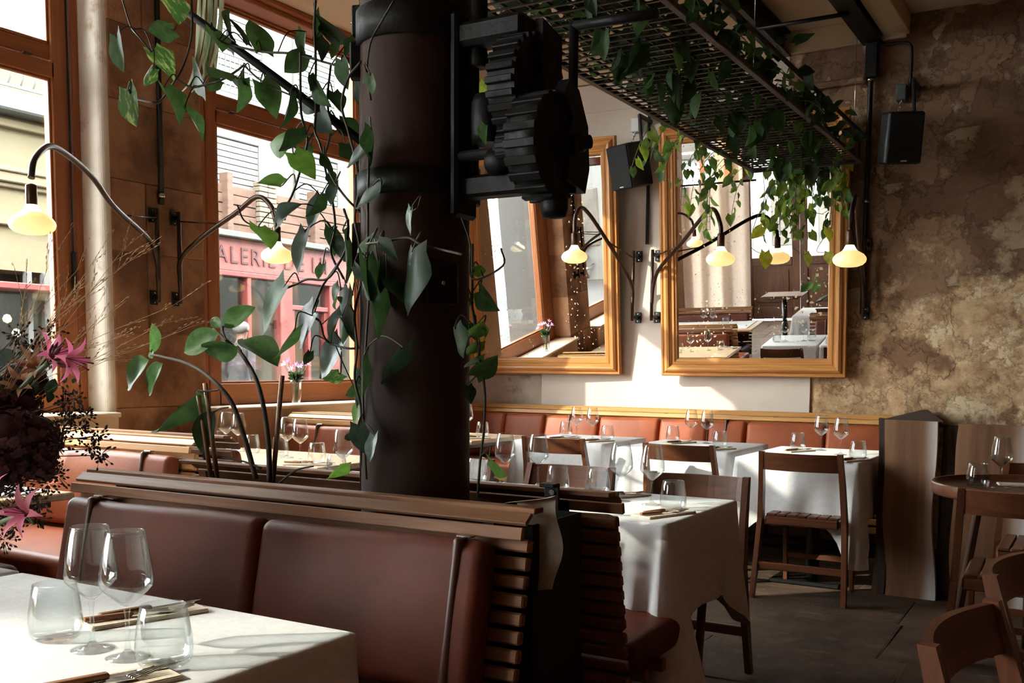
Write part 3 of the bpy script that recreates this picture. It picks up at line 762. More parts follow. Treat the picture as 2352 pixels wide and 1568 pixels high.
def cloth(x0, x1, y0, y1, z, drop, label, seed=0, cd=0.62, group=None, flare=0.05, sag={}, cdc=None):
    rs = random.Random(seed)
    rc = 0.018
    pts = []  # (x, y, nx, ny, cornerweight, s)
    cs = [(x1, y0, -90), (x1, y1, 0), (x0, y1, 90), (x0, y0, 180)]
    W, H = x1 - x0, y1 - y0
    def w(d): return math.exp(-(d / 0.11) ** 2)
    N = 22
    sides = [((x0, y0), (x1, y0), (0, -1)), ((x1, y0), (x1, y1), (1, 0)), ((x1, y1), (x0, y1), (0, 1)), ((x0, y1), (x0, y0), (-1, 0))]
    s = 0
    for i, (a, b_, nn) in enumerate(sides):
        l = math.hypot(b_[0]-a[0], b_[1]-a[1]); d = ((b_[0]-a[0])/l, (b_[1]-a[1])/l)
        for k in range(N + 1):
            u = 0.5 - 0.5 * math.cos(math.pi * k / N)
            q = rc + (l - 2*rc) * u
            pts.append((a[0] + d[0]*q, a[1] + d[1]*q, nn[0], nn[1], max(w(q), w(l - q)), s + q, i))
        cx, cy_ = b_[0] - d[0]*rc - nn[0]*rc, b_[1] - d[1]*rc - nn[1]*rc
        n2 = sides[(i+1) % 4][2]
        for k in range(1, 6):
            a_ = math.pi/2 * k/6
            nx, ny = nn[0]*math.cos(a_) + n2[0]*math.sin(a_), nn[1]*math.cos(a_) + n2[1]*math.sin(a_)
            pts.append((cx + nx*rc, cy_ + ny*rc, nx, ny, 1.0, s + l, i))
        s += l
    ph = [rs.uniform(0, 6) for _ in range(4)]
    m = len(pts); vs = []; fs = []
    NJ = 12
    for j in range(NJ + 1):
        for (x, y, nx, ny, cw, ss, si) in pts:
            if j == 0: vs.append((x - nx*0.012, y - ny*0.012, z)); continue
            t = (j - 1) / (NJ - 1)
            cq = cd if cdc is None else cdc[(1 if x > (x0+x1)/2 else 0) + (2 if y > (y0+y1)/2 else 0)]
            dd = (drop + sag.get(si, 0)) * (1 + cq * cw) * t
            wave = (0.008*math.sin(ss*13 + ph[0]) + 0.006*math.sin(ss*29 + ph[1])) * t
            fold = flare * (cq / 0.62) * cw * t * (1.0 + 0.5*math.sin(ss*50 + ph[2])) - 0.015*math.exp(-((cw-0.35)/0.2)**2)*t
            o = 0.004 + wave + fold + 0.012 * t
            e = min(1.0, j / 1.0)
            vs.append((x + nx*o, y + ny*o, z - 0.005 - dd))
    for j in range(NJ):
        for i in range(m):
            k = (i + 1) % m
            fs.append((j*m + i, j*m + k, (j+1)*m + k, (j+1)*m + i)[::-1])
    mb = MB(); mb.add(vs, fs, True)
    # top as a fine grid with faint creases, plus a skirt to the first ring
    g = 0.012
    mb.f.append(tuple(range(m))); mb.s.append(True)
    o = mb.build('tablecloth', M['cloth'], None, ((x0+x1)/2, (y0+y1)/2, z))
    return tag(o, label, 'tablecloth', group)

def make_chair(label):
    t = thing('wooden_chair', label, 'chair')
    CW = M['chair']
    for sx in (-1, 1):
        # rear post: tapered, widest at the seat, swept back above and below
        prof = [(0.00, -0.045, 0.034), (0.22, -0.012, 0.044), (0.43, 0.012, 0.056), (0.62, -0.02, 0.044), (0.80, -0.07, 0.030)]
        a = [(y - w/2, z) for z, y, w in prof]; b_ = [(y + w/2, z) for z, y, w in prof[::-1]]
        xo = 0.205 + 0.0
        pm = MB().prism(a + b_, (0.026, 0, 0), (sx*xo - 0.013, 0, 0), (0, 1, 0), (0, 0, 1))
        pm.v = [(q[0] + sx*(0.78 - q[2])*0.05, q[1], q[2]) for q in pm.v]
        pm.build('rear_leg', CW['z'], t)
        MB().bar((sx*0.185, 0.36, 0.43), (sx*0.185, 0.42, 0.0), 0.026, 0.032, (0, 1, 0), 0.004).build('front_leg', CW['z'], t)
        MB().bar((sx*0.185, 0.0, 0.425), (sx*0.185, 0.41, 0.435), 0.022, 0.04, (0, 0, 1), 0.004).build('side_rail', CW['y'], t)
    # curved top rail
    def fn(u, v):
        # closed section loop along v
        k = [(-0.5, -0.5), (0.5, -0.5), (0.5, 0.5), (-0.5, 0.5), (-0.5, -0.5)][round(v * 4)]
        x = -0.2 + 0.4*u; bow = -0.040 * (1 - (x/0.2)**2)
        z = 0.748 + k[1]*0.094
        return (x, -0.058 + bow + k[0]*0.018 - (z - 0.75)*0.25, z)
    mb = MB().grid(13, 5, fn, False)
    mb.build('back_rail', CW['x'], t)
    MB().box(-0.19, 0.19, -0.01, 0.02, 0.40, 0.445, 0.004).build('seat_rail', CW['x'], t)
    MB().box(-0.19, 0.19, 0.40, 0.425, 0.405, 0.445, 0.004).build('seat_rail', CW['x'], t)
    ms = MB().box(-0.024, 0.024, -0.005, 0.43, 0.445, 0.459, 0.003).data('seat_slat', CW['y'])
    for k in range(7): inst('seat_slat', ms, t, (-0.165 + k*0.055, 0, 0))
    MB().box(-0.225, 0.225, -0.03, -0.008, 0.155, 0.195, 0.004).build('stretcher', CW['x'], t)
    MB().bar((-0.18, 0.396, 0.17), (0.18, 0.396, 0.17), 0.02, 0.03, (0, 0, 1), 0.003).build('stretcher', CW['x'], t)
    return t

def make_glass(label):
    t = thing('wine_glass', label, 'wine glass')
    g = M['glass']
    MB().lathe([(0.0365, 0.0), (0.0372, 0.0012), (0.022, 0.004), (0.010, 0.008), (0.006, 0.013)], 28).build('foot', g, t)
    MB().lathe([(0.006, 0.013), (0.0042, 0.022), (0.0036, 0.045), (0.0037, 0.07), (0.0055, 0.083)], 14, caps=False).build('stem', g, t)
    MB().lathe([(0.0003, 0.089), (0.006, 0.0885), (0.013, 0.0935), (0.024, 0.103), (0.036, 0.114), (0.0425, 0.122), (0.0440, 0.130), (0.0430, 0.144), (0.0395, 0.172), (0.0345, 0.200), (0.0312, 0.2155), (0.0306, 0.2160), (0.0304, 0.2155), (0.0338, 0.200), (0.0389, 0.172), (0.0424, 0.144), (0.0434, 0.130), (0.0420, 0.1228), (0.0355, 0.1148), (0.0236, 0.1042), (0.0126, 0.0955), (0.0003, 0.0925)], 28, caps=False).build('bowl', g, t)
    return t
def make_tumbler(label):
    t = tag(MB().lathe([(0.001, 0.0), (0.034, 0.0), (0.040, 0.004), (0.0452, 0.014), (0.0468, 0.030), (0.0450, 0.052), (0.0405, 0.080), (0.0368, 0.1005), (0.0360, 0.101), (0.0355, 0.1), (0.0395, 0.080), (0.0438, 0.052), (0.0455, 0.030), (0.0438, 0.017), (0.038, 0.0095), (0.001, 0.008)], 28).build('tumbler', M['glass'], None, (0, 0, 0)), label, 'tumbler')
    return t
def make_knife(label):
    t = thing('table_knife', label, 'knife')
    MB().prism([(0.0, -0.008), (0.09, -0.009), (0.113, 0.002), (0.10, 0.006), (0.0, 0.006)], (0, 0, 0.0022), (0, 0, 0.001), (1, 0, 0), (0, 1, 0)).build('blade', M['steel'], t)
    rbox_mb = MB(); rbox(rbox_mb, (-0.05, 0, 0.005), V((0.052, 0, 0)), V((0, 0.0085, 0)), V((0, 0, 0.005)), 0.0045, 2)
    rbox_mb.build('handle', M['walnut']['x'], t)
    return t
def make_fork(label):
    t = thing('table_fork', label, 'fork')
    m = MB()
    m.add([(0.02, -0.011, 0.006), (0.02, 0.011, 0.006), (0.045, 0.0125, 0.004), (0.045, -0.0125, 0.004), (0.0, -0.003, 0.006), (0.0, 0.003, 0.006),
           (0.02, -0.011, 0.0045), (0.02, 0.011, 0.0045), (0.045, 0.0125, 0.0025), (0.045, -0.0125, 0.0025), (0.0, -0.003, 0.0045), (0.0, 0.003, 0.0045)],
          [(4, 0, 1, 5), (0, 3, 2, 1), (10, 11, 7, 6), (6, 7, 8, 9), (0, 6, 9, 3), (1, 2, 8, 7), (4, 10, 6, 0), (5, 1, 7, 11)])
    for k in range(4):
        y = -0.0105 + k*0.007
        m.tube([(0.044, y, 0.0035), (0.065, y, 0.005), (0.09, y*0.96, 0.009)], [0.0019, 0.0017, 0.0009], 6)
    m.build('tines', M['steel'], t)
    MB().tube([(0.003, 0, 0.0055), (-0.02, 0, 0.006), (-0.03, 0, 0.006)], [0.003, 0.0028, 0.003], 6).build('neck', M['steel'], t)
    mb = MB(); rbox(mb, (-0.072, 0, 0.006), V((0.045, 0, 0)), V((0, 0.0075, 0)), V((0, 0, 0.0045)), 0.004, 2)
    mb.build('handle', M['walnut']['x'], t)
    return t
def make_napkin(label):
    return tag(MB().box(-0.115, 0.115, -0.045, 0.045, 0, 0.004, 0.0018).box(-0.113, 0.114, -0.044, 0.043, 0.004, 0.0075, 0.0018).build('folded_napkin', M['napkin'], None, (0, 0, 0)), label, 'napkin')

# ------------------------------------------------------------------ benches
bench(-2.71, -1.12, 2.045, -1, 'dark leather slatted bench in the foreground, back towards the column', [-1.885], [-2.55, -1.262])
bench(-2.71, -1.10, 2.36, 1, 'dark slatted bench facing away, behind the foreground bench and under the middle tables', [-1.9], [-2.5, -1.3])
bench(-4.72, -3.42, 3.14, -1, 'tan leather bench with sunlit oak top rails below the stone pier', [], [-4.45, -3.66], 'oak', 'leather_tan')
bench(-4.72, -3.42, 3.24, 1, 'bench facing the back wall beside the window, back to back with the sunlit tan bench', [], [-4.45, -3.66], 'walnut', 'leather_tan')
bench(-4.72, -3.55, 1.66, 1, 'brown leather bench left of the left window, seen only in the right mirror', [], [-4.45, -3.75])
bench(-4.72, -3.55, 5.12, -1, 'tan leather bench with pale rails between the window and the column', [], [-4.4], 'oak', 'leather_tan')
bench(-4.72, -3.55, 5.22, 1, 'bench facing the mirrors, back to back with the pale railed bench by the window', [], [-4.4], 'oak', 'leather')
bench(-4.80, -1.10, 7.36, -1, 'long tan leather wall banquette below the mirrors with oak rails', [-4.33, -3.95, -3.46, -2.95, -2.56, -2.27, -1.7], [-3.72, -2.42], 'oak', 'leather_tan', ends=0.01, seatdepth=0.44)

# ------------------------------------------------------------------ tables
TB = {}
CL = 'white cloth tables'
def cloth_table(key, x0, x1, y0, y1, z, drop, tl, clab, seed, **kw):
    table(x0 + 0.012, x1 - 0.012, y0 + 0.012, y1 - 0.012, tl, z, 'darkwood', True)
    cloth(x0, x1, y0, y1, z, drop, clab, seed, **kw)
cloth_table('N1', -2.20, -1.185, 0.70, 1.445, 0.752, 0.30, 'table under the white cloth nearest the camera', 'white tablecloth nearest the camera, lower left', 1)
cloth_table('N2', -3.10, -2.222, 0.70, 1.452, 0.752, 0.30, 'table under the white cloth at the left edge, below the bouquet', 'white tablecloth at the far left edge under the bouquet', 2)
cloth_table('T1', -1.775, -1.175, 2.95, 3.65, 0.752, 0.31, 'table under the middle white cloth with the long hanging corner', 'white tablecloth on the middle table, with one long hanging corner', 3, cdc=(0.5, 0.95, 0.45, 0.5), flare=0.065, sag={0: -0.055})
cloth_table('T2', -2.40, -1.795, 2.95, 3.65, 0.752, 0.31, 'table under a white cloth just right of the column', 'white tablecloth just right of the column', 4, sag={0: -0.055})
cloth_table('T3', -3.02, -2.42, 2.95, 3.65, 0.752, 0.31, 'table under a white cloth hidden behind the column', 'white tablecloth hidden behind the column', 5, sag={0: -0.055})
cloth_table('A', -3.45, -2.78, 5.86, 6.56, 0.745, 0.33, 'table under the white cloth below the left mirror', 'white tablecloth below the left mirror, leftmost of three along the banquette', 6)
cloth_table('B', -2.62, -1.90, 5.72, 6.52, 0.745, 0.33, 'table under the white cloth between the two others at the banquette', 'white tablecloth in the middle of three along the banquette', 7)
cloth_table('C', -1.79, -1.115, 5.50, 6.40, 0.745, 0.32, 'table under the white cloth beside the plank partition', 'white tablecloth beside the plank partition with a pointed hanging corner', 8, cdc=(0.45, 0.75, 0.4, 0.4), flare=0.05)
table(-4.74, -3.24, 3.66, 4.30, 'pale wooden table by the window, behind the tall stems')
table(-4.62, -3.56, 5.52, 6.20, 'wooden table in the far corner, just right of the column')
t = table(-4.76, -3.40, 1.72, 2.46, 'wooden table below the left window, behind the bouquet')
m = tag(MB().box(-4.7, -3.47, 1.80, 2.40, 0.75, 0.756, 0.002).build('table_runner', M['cloth'], None, (-4.1, 2.1, 0.75)), 'white runner lying on the wooden table below the left window', 'table runner')
table(-3.95, -3.35, -1.15, -0.6, 'small wooden table near the entrance door, seen in the right mirror', 0.75, 'darkwood')
rt = thing('round_table', 'round wooden tray-top table with a raised rim at the right edge', 'table', (-0.265, 4.68, 0))
MB().lathe([(0.0, 0.715), (0.35, 0.715), (0.372, 0.72), (0.375, 0.73), (0.377, 0.765), (0.372, 0.772), (0.362, 0.77), (0.358, 0.752), (0.0, 0.750)], 48, (-0.265, 4.68, 0)).build('tray_top', M['chair']['x'], rt)
for k in range(3):
    a = R(90 + 120*k)
    MB().bar((-0.265 + 0.2*math.cos(a), 4.68 + 0.2*math.sin(a), 0.715), (-0.265 + 0.30*math.cos(a), 4.68 + 0.30*math.sin(a), 0), 0.03, 0.03, (0, 0, 1), 0.005).build('leg', M['darkwood']['z'], rt)

# ------------------------------------------------------------------ chairs
CG = 'wooden dining chairs'
ch0 = make_chair('wooden chair with its back to us at the banquette table beside the plank partition')
ch0.location = (-1.375, 5.37, 0); ch0['group'] = CG
for lab, loc, rz in [
    ('wooden chair with its back to us at the middle banquette table', (-2.13, 5.57, 0), 0.0),
    ('wooden chair with its back to us at the banquette table below the left mirror', (-2.97, 5.60, 0), 0.0),
    ('wooden chair facing us behind the middle table with the long cloth corner', (-1.455, 3.93, 0), math.pi),
    ('wooden chair facing us behind the cloth table right of the column', (-2.075, 3.97, 0), math.pi),
    ('wooden chair facing us, half hidden behind the column', (-2.72, 4.00, 0), math.pi),
    ('wooden chair with its back to us at the round table', (-0.255, 4.18, 0), 0.03),
    ('wooden chair on the far side of the round table', (-0.20, 5.32, 0), math.pi),
    ('nearest wooden chair at the lower right corner, seen from behind its curved rail', (-0.135, 1.93, 0), R(-98)),
    ('second wooden chair at the right edge, behind the nearest one', (-0.105, 2.60, 0), R(-98))]:
    copy_tree(ch0, lab, loc, rz)

# ------------------------------------------------------------------ tableware
wg0 = make_glass('x'); tu0 = make_tumbler('x'); kn0 = make_knife('x'); fo0 = make_fork('x'); na0 = make_napkin('x')
first = {}
def put(proto, lab, loc, rz, group):
    if proto.name not in first:
        first[proto.name] = 1
        o = proto; o.location = loc; o.rotation_euler = (0, 0, rz); o['label'] = lab
    else: o = copy_tree(proto, lab, loc, rz)
    o['group'] = group
    return o
def setting(x, y, z, a, where, flip=1):
    # a folded napkin with a knife and a fork lying on it; a = direction of the cutlery
    put(na0, 'folded cream napkin ' + where, (x, y, z), a, 'folded napkins')
    dx, dy = -math.sin(a), math.cos(a)
    put(kn0, 'knife lying on the napkin ' + where, (x + dx*0.018 + .02*math.cos(a), y + dy*0.018 + .02*math.sin(a), z + 0.0078), a + 0.06*flip, 'table knives')
    put(fo0, 'fork lying on the napkin ' + where, (x - dx*0.016, y - dy*0.016, z + 0.0078), a - 0.10*flip, 'table forks')
WG, TG = 'wine glasses', 'water tumblers'
Zc, Za, Zw = 0.7525, 0.7455, 0.7505
# nearest table
put(wg0, 'left of the two large wine glasses on the table nearest the camera', (-1.497, 1.108, Zc), 0, WG)
put(wg0, 'right of the two large wine glasses on the table nearest the camera', (-1.405, 1.108, Zc), 0.4, WG)
put(tu0, 'left tumbler on the table nearest the camera', (-1.612, 1.118, Zc), 0, TG)
put(tu0, 'right tumbler on the table nearest the camera, in front of the wine glasses', (-1.32, 1.112, Zc), 0, TG)
setting(-1.605, 1.305, Zc, R(72), 'behind the large wine glasses, nearest table')
setting(-1.305, 0.975, Zc, R(74), 'at the bottom edge, nearest table', -1)
# middle tables
W_ = 'on the middle table with the long cloth corner'
put(wg0, 'left wine glass ' + W_, (-1.525, 3.371, Zc), 0, WG); put(wg0, 'right wine glass ' + W_, (-1.392, 3.348, Zc), 0, WG)
put(tu0, 'right tumbler ' + W_, (-1.283, 3.277, Zc), 0, TG); put(tu0, 'left tumbler ' + W_, (-1.68, 3.50, Zc), 0, TG)
setting(-1.262, 3.14, Zc, R(70), 'near the hanging corner of the middle table')
setting(-1.575, 3.49, Zc, R(65), 'at the far left of the middle table')
W_ = 'on the cloth table just right of the column'
put(wg0, 'left wine glass ' + W_, (-2.135, 3.562, Zc), 0, WG); put(wg0, 'right wine glass ' + W_, (-2.0, 3.60, Zc), 0, WG)
put(tu0, 'left tumbler ' + W_, (-2.30, 3.60, Zc), 0, TG); put(tu0, 'right tumbler ' + W_, (-1.864, 3.517, Zc), 0, TG)
setting(-2.19, 3.44, Zc, R(65), 'on the cloth table right of the column')
W_ = 'on the cloth table hidden behind the column'
put(wg0, 'left wine glass ' + W_, (-2.82, 3.35, Zc), 0, WG); put(wg0, 'right wine glass ' + W_, (-2.62, 3.35, Zc), 0, WG)
put(tu0, 'left tumbler ' + W_, (-2.90, 3.4, Zc), 0, TG); put(tu0, 'right tumbler ' + W_, (-2.53, 3.35, Zc), 0, TG)
# banquette tables
for nm, gl, tu, st in (
    ('on the banquette table under the left mirror', ((-3.188, 6.29), (-3.032, 6.22)), ((-3.33, 6.40), (-2.90, 6.18)), ((-2.90, 6.03), (-3.2, 6.1))),
    ('on the middle banquette table', ((-2.387, 6.395), (-2.248, 6.312)), ((-2.51, 6.38), (-2.07, 6.06)), ((-2.02, 5.88), (-2.40, 6.22))),
    ('on the plank-side banquette table', ((-1.485, 6.197), (-1.315, 5.955)), ((-1.63, 6.22), (-1.169, 5.72)), ((-1.17, 5.60), (-1.58, 6.03)))):
    for (p, q) in zip(('left', 'right'), gl): put(wg0, p + ' wine glass ' + nm, (*q, Za), 0, WG)
    for (p, q) in zip(('left', 'right'), tu): put(tu0, p + ' tumbler ' + nm, (*q, Za), 0, TG)
    for (p, q) in zip(('at the right', 'at the left'), st): setting(*q, Za, R(66), p + ', ' + nm)
# window table, corner table, round table
W_ = 'on the wooden window table'
for lab, q in (('first wine glass from the window ' + W_, (-4.363, 4.152)), ('second wine glass from the window ' + W_, (-4.222, 4.109)),
               ('third wine glass from the window ' + W_, (-3.723, 3.97)), ('fourth wine glass from the window ' + W_, (-3.552, 3.883))):
    put(wg0, lab, (*q, Zw), 0, WG)
for lab, q in (('first tumbler from the window ' + W_, (-4.47, 4.165)), ('second tumbler from the window ' + W_, (-4.09, 4.08)),
               ('third tumbler from the window ' + W_, (-3.83, 4.03)), ('fourth tumbler from the window ' + W_, (-3.42, 3.86))):
    put(tu0, lab, (*q, Zw), 0, TG)
setting(-3.38, 3.745, Zw, R(25), 'at the aisle end of the wooden window table')
setting(-4.12, 3.82, Zw, R(25), 'in the middle of the wooden window table')
put(wg0, 'left wine glass on the far corner table beside the column', (-4.003, 5.98, Zw), 0, WG)
put(wg0, 'right wine glass on the far corner table beside the column', (-3.88, 5.95, Zw), 0, WG)
put(tu0, 'tumbler on the far corner table beside the column', (-3.74, 5.93, Zw), 0, TG)
setting(-3.68, 5.72, Zw, R(40), 'on the far corner table beside the column')
put(wg0, 'wine glass on the round table', (-0.37, 4.648, 0.7505), 0, WG)
put(tu0, 'tumbler on the round table', (-0.455, 4.62, 0.7505), 0, TG)
put(na0, 'folded cream napkin on the round table', (-0.28, 4.80, 0.7505), 0.2, 'folded napkins')

W_ = 'on the white runner below the left window'
put(wg0, 'left wine glass ' + W_, (-4.08, 2.12, 0.7565), 0, WG); put(wg0, 'right wine glass ' + W_, (-3.95, 2.15, 0.7565), 0, WG)
put(tu0, 'tumbler ' + W_, (-3.78, 2.2, 0.7565), 0, TG)
# napkin hanging over the bench end
def drape(u, v):
    w = 0.056
    s = u * 2 - 1
    l = v * 0.27
    if l < 0.05: y, z = 2.075 + l, 0.93 + 0.003
    else:
        q = l - 0.05
        y, z = 2.128 + 0.012*math.sin(q*14) - 0.10*q*0, 0.93 - q
    return (-1.16 + s * w * (1 + 0.12*v) + 0.01*math.sin(v*9 + s*2), y - 0.02*s*v - 0.04, z + 0.012*s)
tag(MB().grid(9, 22, drape).build('hanging_napkin', M['napkin'], None, (-1.16, 2.1, 0.93)), 'cream napkin hanging over the end of the foreground bench', 'napkin')

# ------------------------------------------------------------------ partition of live-edge planks at the right
pt = thing('plank_partition', 'partition of two tall live-edge planks beside the banquette end', 'partition', (-0.7, 5.8, 0))
def plank(x0, x1, yf, z1, seed, name='plank', th=0.045, amp=0.016, M_='plank'):
    rr = random.Random(seed)
    n = 16; l = []; r_ = []
    a, b_, c_, d_ = [rr.uniform(0, 6) for _ in range(4)]
    for k in range(n + 1):
        z = z1 * k / n
        l.append((x0 + amp*(math.sin(z*4.2 + a) + 0.5*math.sin(z*10 + b_)), z + (0.004 if k == n else 0)))
        r_.append((x1 + amp*(math.sin(z*3.6 + c_) + 0.5*math.sin(z*9 + d_)), z))
    MB().prism(l + r_[::-1], (0, th, 0), (0, yf, 0), (1, 0, 0), (0, 0, 1)).build(name, M[M_], pt)
def plank_mat():
    m = M['plank']; nt = m.node_tree; N = nt.nodes; Lk = nt.links.new; b = N['Principled BSDF']
    src = b.inputs['Base Color'].links[0].from_socket
    tc = N.new('ShaderNodeTexCoord'); sx = N.new('ShaderNodeSeparateXYZ'); Lk(tc.outputs['Generated'], sx.inputs[0])
    nz = N.new('ShaderNodeTexNoise'); nz.inputs['Scale'].default_value = 2.5; nz.inputs['Detail'].default_value = 4
    mp = N.new('ShaderNodeMapping'); mp.inputs['Scale'].default_value = (3, 1, 0.5); Lk(tc.outputs['Object'], mp.inputs[0]); Lk(mp.outputs[0], nz.inputs['Vector'])
    ma = N.new('ShaderNodeMath'); ma.operation = 'MULTIPLY_ADD'; ma.inputs[1].default_value = 0.22; Lk(nz.outputs['Fac'], ma.inputs[0]); Lk(sx.outputs['X'], ma.inputs[2])
    rp = N.new('ShaderNodeValToRGB'); cr = rp.color_ramp
    for p, c in ((0.10, (60, 42, 32)), (0.14, (164, 126, 94)), (0.30, (150, 112, 82)), (0.36, (120, 84, 60)), (0.62, (106, 74, 54)), (0.80, (124, 88, 64)), (0.84, (150, 114, 84)), (1.0, (164, 128, 96))):
        e = cr.elements.new(p); e.color = lin(c)
    cr.elements.remove(cr.elements[0]); cr.elements.remove(cr.elements[-1])
    Lk(ma.outputs[0], rp.inputs[0])
    mx = N.new('ShaderNodeMix'); mx.data_type = 'RGBA'; mx.inputs[0].default_value = 0.55; Lk(src, mx.inputs[6]); Lk(rp.outputs[0], mx.inputs[7]); Lk(mx.outputs[2], b.inputs['Base Color'])
plank_mat()
M['bark'] = mat('dark_bark', (38, 26, 20), (74, 50, 36), scale=5, stretch=(6, 6, 1), rough=0.8, bump=0.5)
plank(-1.025, -0.765, 5.755, 0.962, 4)
plank(-0.665, -0.325, 5.70, 0.956, 9)
plank(-1.075, -1.02, 5.77, 0.968, 2, 'live_edge', 0.05, 0.008, 'bark')
plank(-0.76, -0.66, 5.82, 0.94, 6, 'dark_plank', 0.04, 0.006, 'bark')
plank(-0.31, 0.6, 5.80, 0.80, 12, 'dark_plank', 0.04, 0.006, 'bark')
MB().prism([(-1.075, 5.82), (-0.75, 5.80), (-1.06, 7.40), (-1.09, 7.40)], (0, 0, 0.03), (0, 0, 0.932), (1, 0, 0), (0, 1, 0)).build('cap_board', M['bark'], pt)
MB().box(-1.075, -1.04, 5.83, 7.40, 0, 0.932, 0.004).build('side_board', M['bark'], pt)

# ------------------------------------------------------------------ mirrors
def mirror_mat(name, seed):
    m, nt, b = nodes(name); N = nt.nodes; Lk = nt.links.new
    b.inputs['Metallic'].default_value = 1; b.inputs['Roughness'].default_value = 0.0
    b.inputs['Base Color'].default_value = (0.86, 0.86, 0.85, 1)
    tc = N.new('ShaderNodeTexCoord')
    ad = N.new('ShaderNodeVectorMath'); ad.operation = 'ADD'; ad.inputs[1].default_value = (seed, seed*0.7, 0)
    Lk(tc.outputs['Object'], ad.inputs[0])
    vo = N.new('ShaderNodeTexVoronoi'); vo.inputs['Scale'].default_value = 34; vo.inputs['Randomness'].default_value = 1
    n1 = N.new('ShaderNodeTexNoise'); n1.inputs['Scale'].default_value = 2.6; n1.inputs['Detail'].default_value = 3
    n2 = N.new('ShaderNodeTexNoise'); n2.inputs['Scale'].default_value = 30; n2.inputs['Detail'].default_value = 4
    Lk(ad.outputs[0], n1.inputs['Vector']); Lk(ad.outputs[0], n2.inputs['Vector'])
    mv = N.new('ShaderNodeVectorMath'); mv.operation = 'ADD'
    sc = N.new('ShaderNodeVectorMath'); sc.operation = 'SCALE'; sc.inputs['Scale'].default_value = 0.05
    Lk(n2.outputs['Color'], sc.inputs[0]); Lk(ad.outputs[0], mv.inputs[0]); Lk(sc.outputs[0], mv.inputs[1]); Lk(mv.outputs[0], vo.inputs['Vector'])
    # spot radius grows where the large noise is high
    mr = N.new('ShaderNodeMapRange'); mr.inputs[1].default_value = 0.44; mr.inputs[2].default_value = 0.70; mr.inputs[3].default_value = 0.05; mr.inputs[4].default_value = 0.46
    sx = N.new('ShaderNodeSeparateXYZ'); Lk(tc.outputs['Object'], sx.inputs[0])
    g1 = N.new('ShaderNodeMath'); g1.operation = 'MULTIPLY_ADD'; g1.inputs[1].default_value = -0.10; Lk(sx.outputs['X'], g1.inputs[0]); Lk(n1.outputs['Fac'], g1.inputs[2])
    g2 = N.new('ShaderNodeMath'); g2.operation = 'MULTIPLY_ADD'; g2.inputs[1].default_value = -0.07; Lk(sx.outputs['Z'], g2.inputs[0]); Lk(g1.outputs[0], g2.inputs[2])
    g3 = N.new('ShaderNodeMath'); g3.operation = 'ADD'; g3.inputs[1].default_value = 0.06; Lk(g2.outputs[0], g3.inputs[0])
    Lk(g3.outputs[0], mr.inputs[0])
    wn = N.new('ShaderNodeMath'); wn.operation = 'MULTIPLY'
    sp = N.new('ShaderNodeSeparateColor'); Lk(vo.outputs['Color'], sp.inputs[0])
    Lk(sp.outputs[0], wn.inputs[0]); Lk(mr.outputs[0], wn.inputs[1])
    lt = N.new('ShaderNodeMath'); lt.operation = 'LESS_THAN'
    Lk(vo.outputs['Distance'], lt.inputs[0]); Lk(wn.outputs[0], lt.inputs[1])
    df = N.new('ShaderNodeBsdfDiffuse'); df.inputs['Color'].default_value = lin((212, 190, 164))
    mx = N.new('ShaderNodeMixShader'); Lk(lt.outputs[0], mx.inputs[0]); Lk(b.outputs[0], mx.inputs[1]); Lk(df.outputs[0], mx.inputs[2])
    Lk(mx.outputs[0], N['Material Output'].inputs['Surface'])
    return m
def mirror(label, W, H, loc, tilt, yaw, seed):
    t = thing('framed_mirror', label, 'mirror')
    fw = 0.135
    prof = [(0.0, 0.0), (0.0, 0.030), (0.006, 0.036), (0.016, 0.036), (0.020, 0.031), (0.026, 0.031), (0.034, 0.046), (0.050, 0.055), (0.066, 0.050), (0.076, 0.036), (0.082, 0.036), (0.086, 0.030), (0.094, 0.034), (0.106, 0.034), (0.110, 0.026), (0.124, 0.024), (0.132, 0.014), (0.135, 0.006)]
    def side(kind):
        vs = []; fs = []
        for (u, d) in prof:
            if kind == 'b': a, c_ = (u, u), (W - u, u)
            elif kind == 't': a, c_ = (u, H - u), (W - u, H - u)
            elif kind == 'l': a, c_ = (u, u), (u, H - u)
            else: a, c_ = (W - u, u), (W - u, H - u)
            vs += [(a[0] - W/2, -d, a[1]), (c_[0] - W/2, -d, c_[1])]
        fs = [(2*i, 2*i+1, 2*i+3, 2*i+2) for i in range(len(prof) - 1)]
        return MB().add(vs, fs)
    for k, ax in (('b', 'x'), ('t', 'x'), ('l', 'z'), ('r', 'z')):
        side(k).build('frame_rail', M['gilt'][ax], t)
    MB().box(-W/2 + fw - 0.01, W/2 - fw + 0.01, -0.008, -0.004, fw - 0.01, H - fw + 0.01).build('mirror_glass', mirror_mat('antique_mirror_%d' % seed, seed), t)
    MB().box(-W/2 + 0.01, W/2 - 0.01, -0.004, 0.0, 0.01, H - 0.01).build('backing_board', M['darkwood']['z'], t)
    t.location = loc; t.rotation_euler = (tilt, 0, yaw)
    return t
mirror('large antique mirror in a moulded golden frame, left of the pair, half behind the column', 1.36, 1.83, (-4.028, 7.345, 1.178), R(6.0), R(3.4), 1)
mirror('large antique mirror in a moulded golden frame, right of the pair', 1.37, 1.84, (-2.292, 7.36, 1.176), R(5.6), R(2.3), 4)

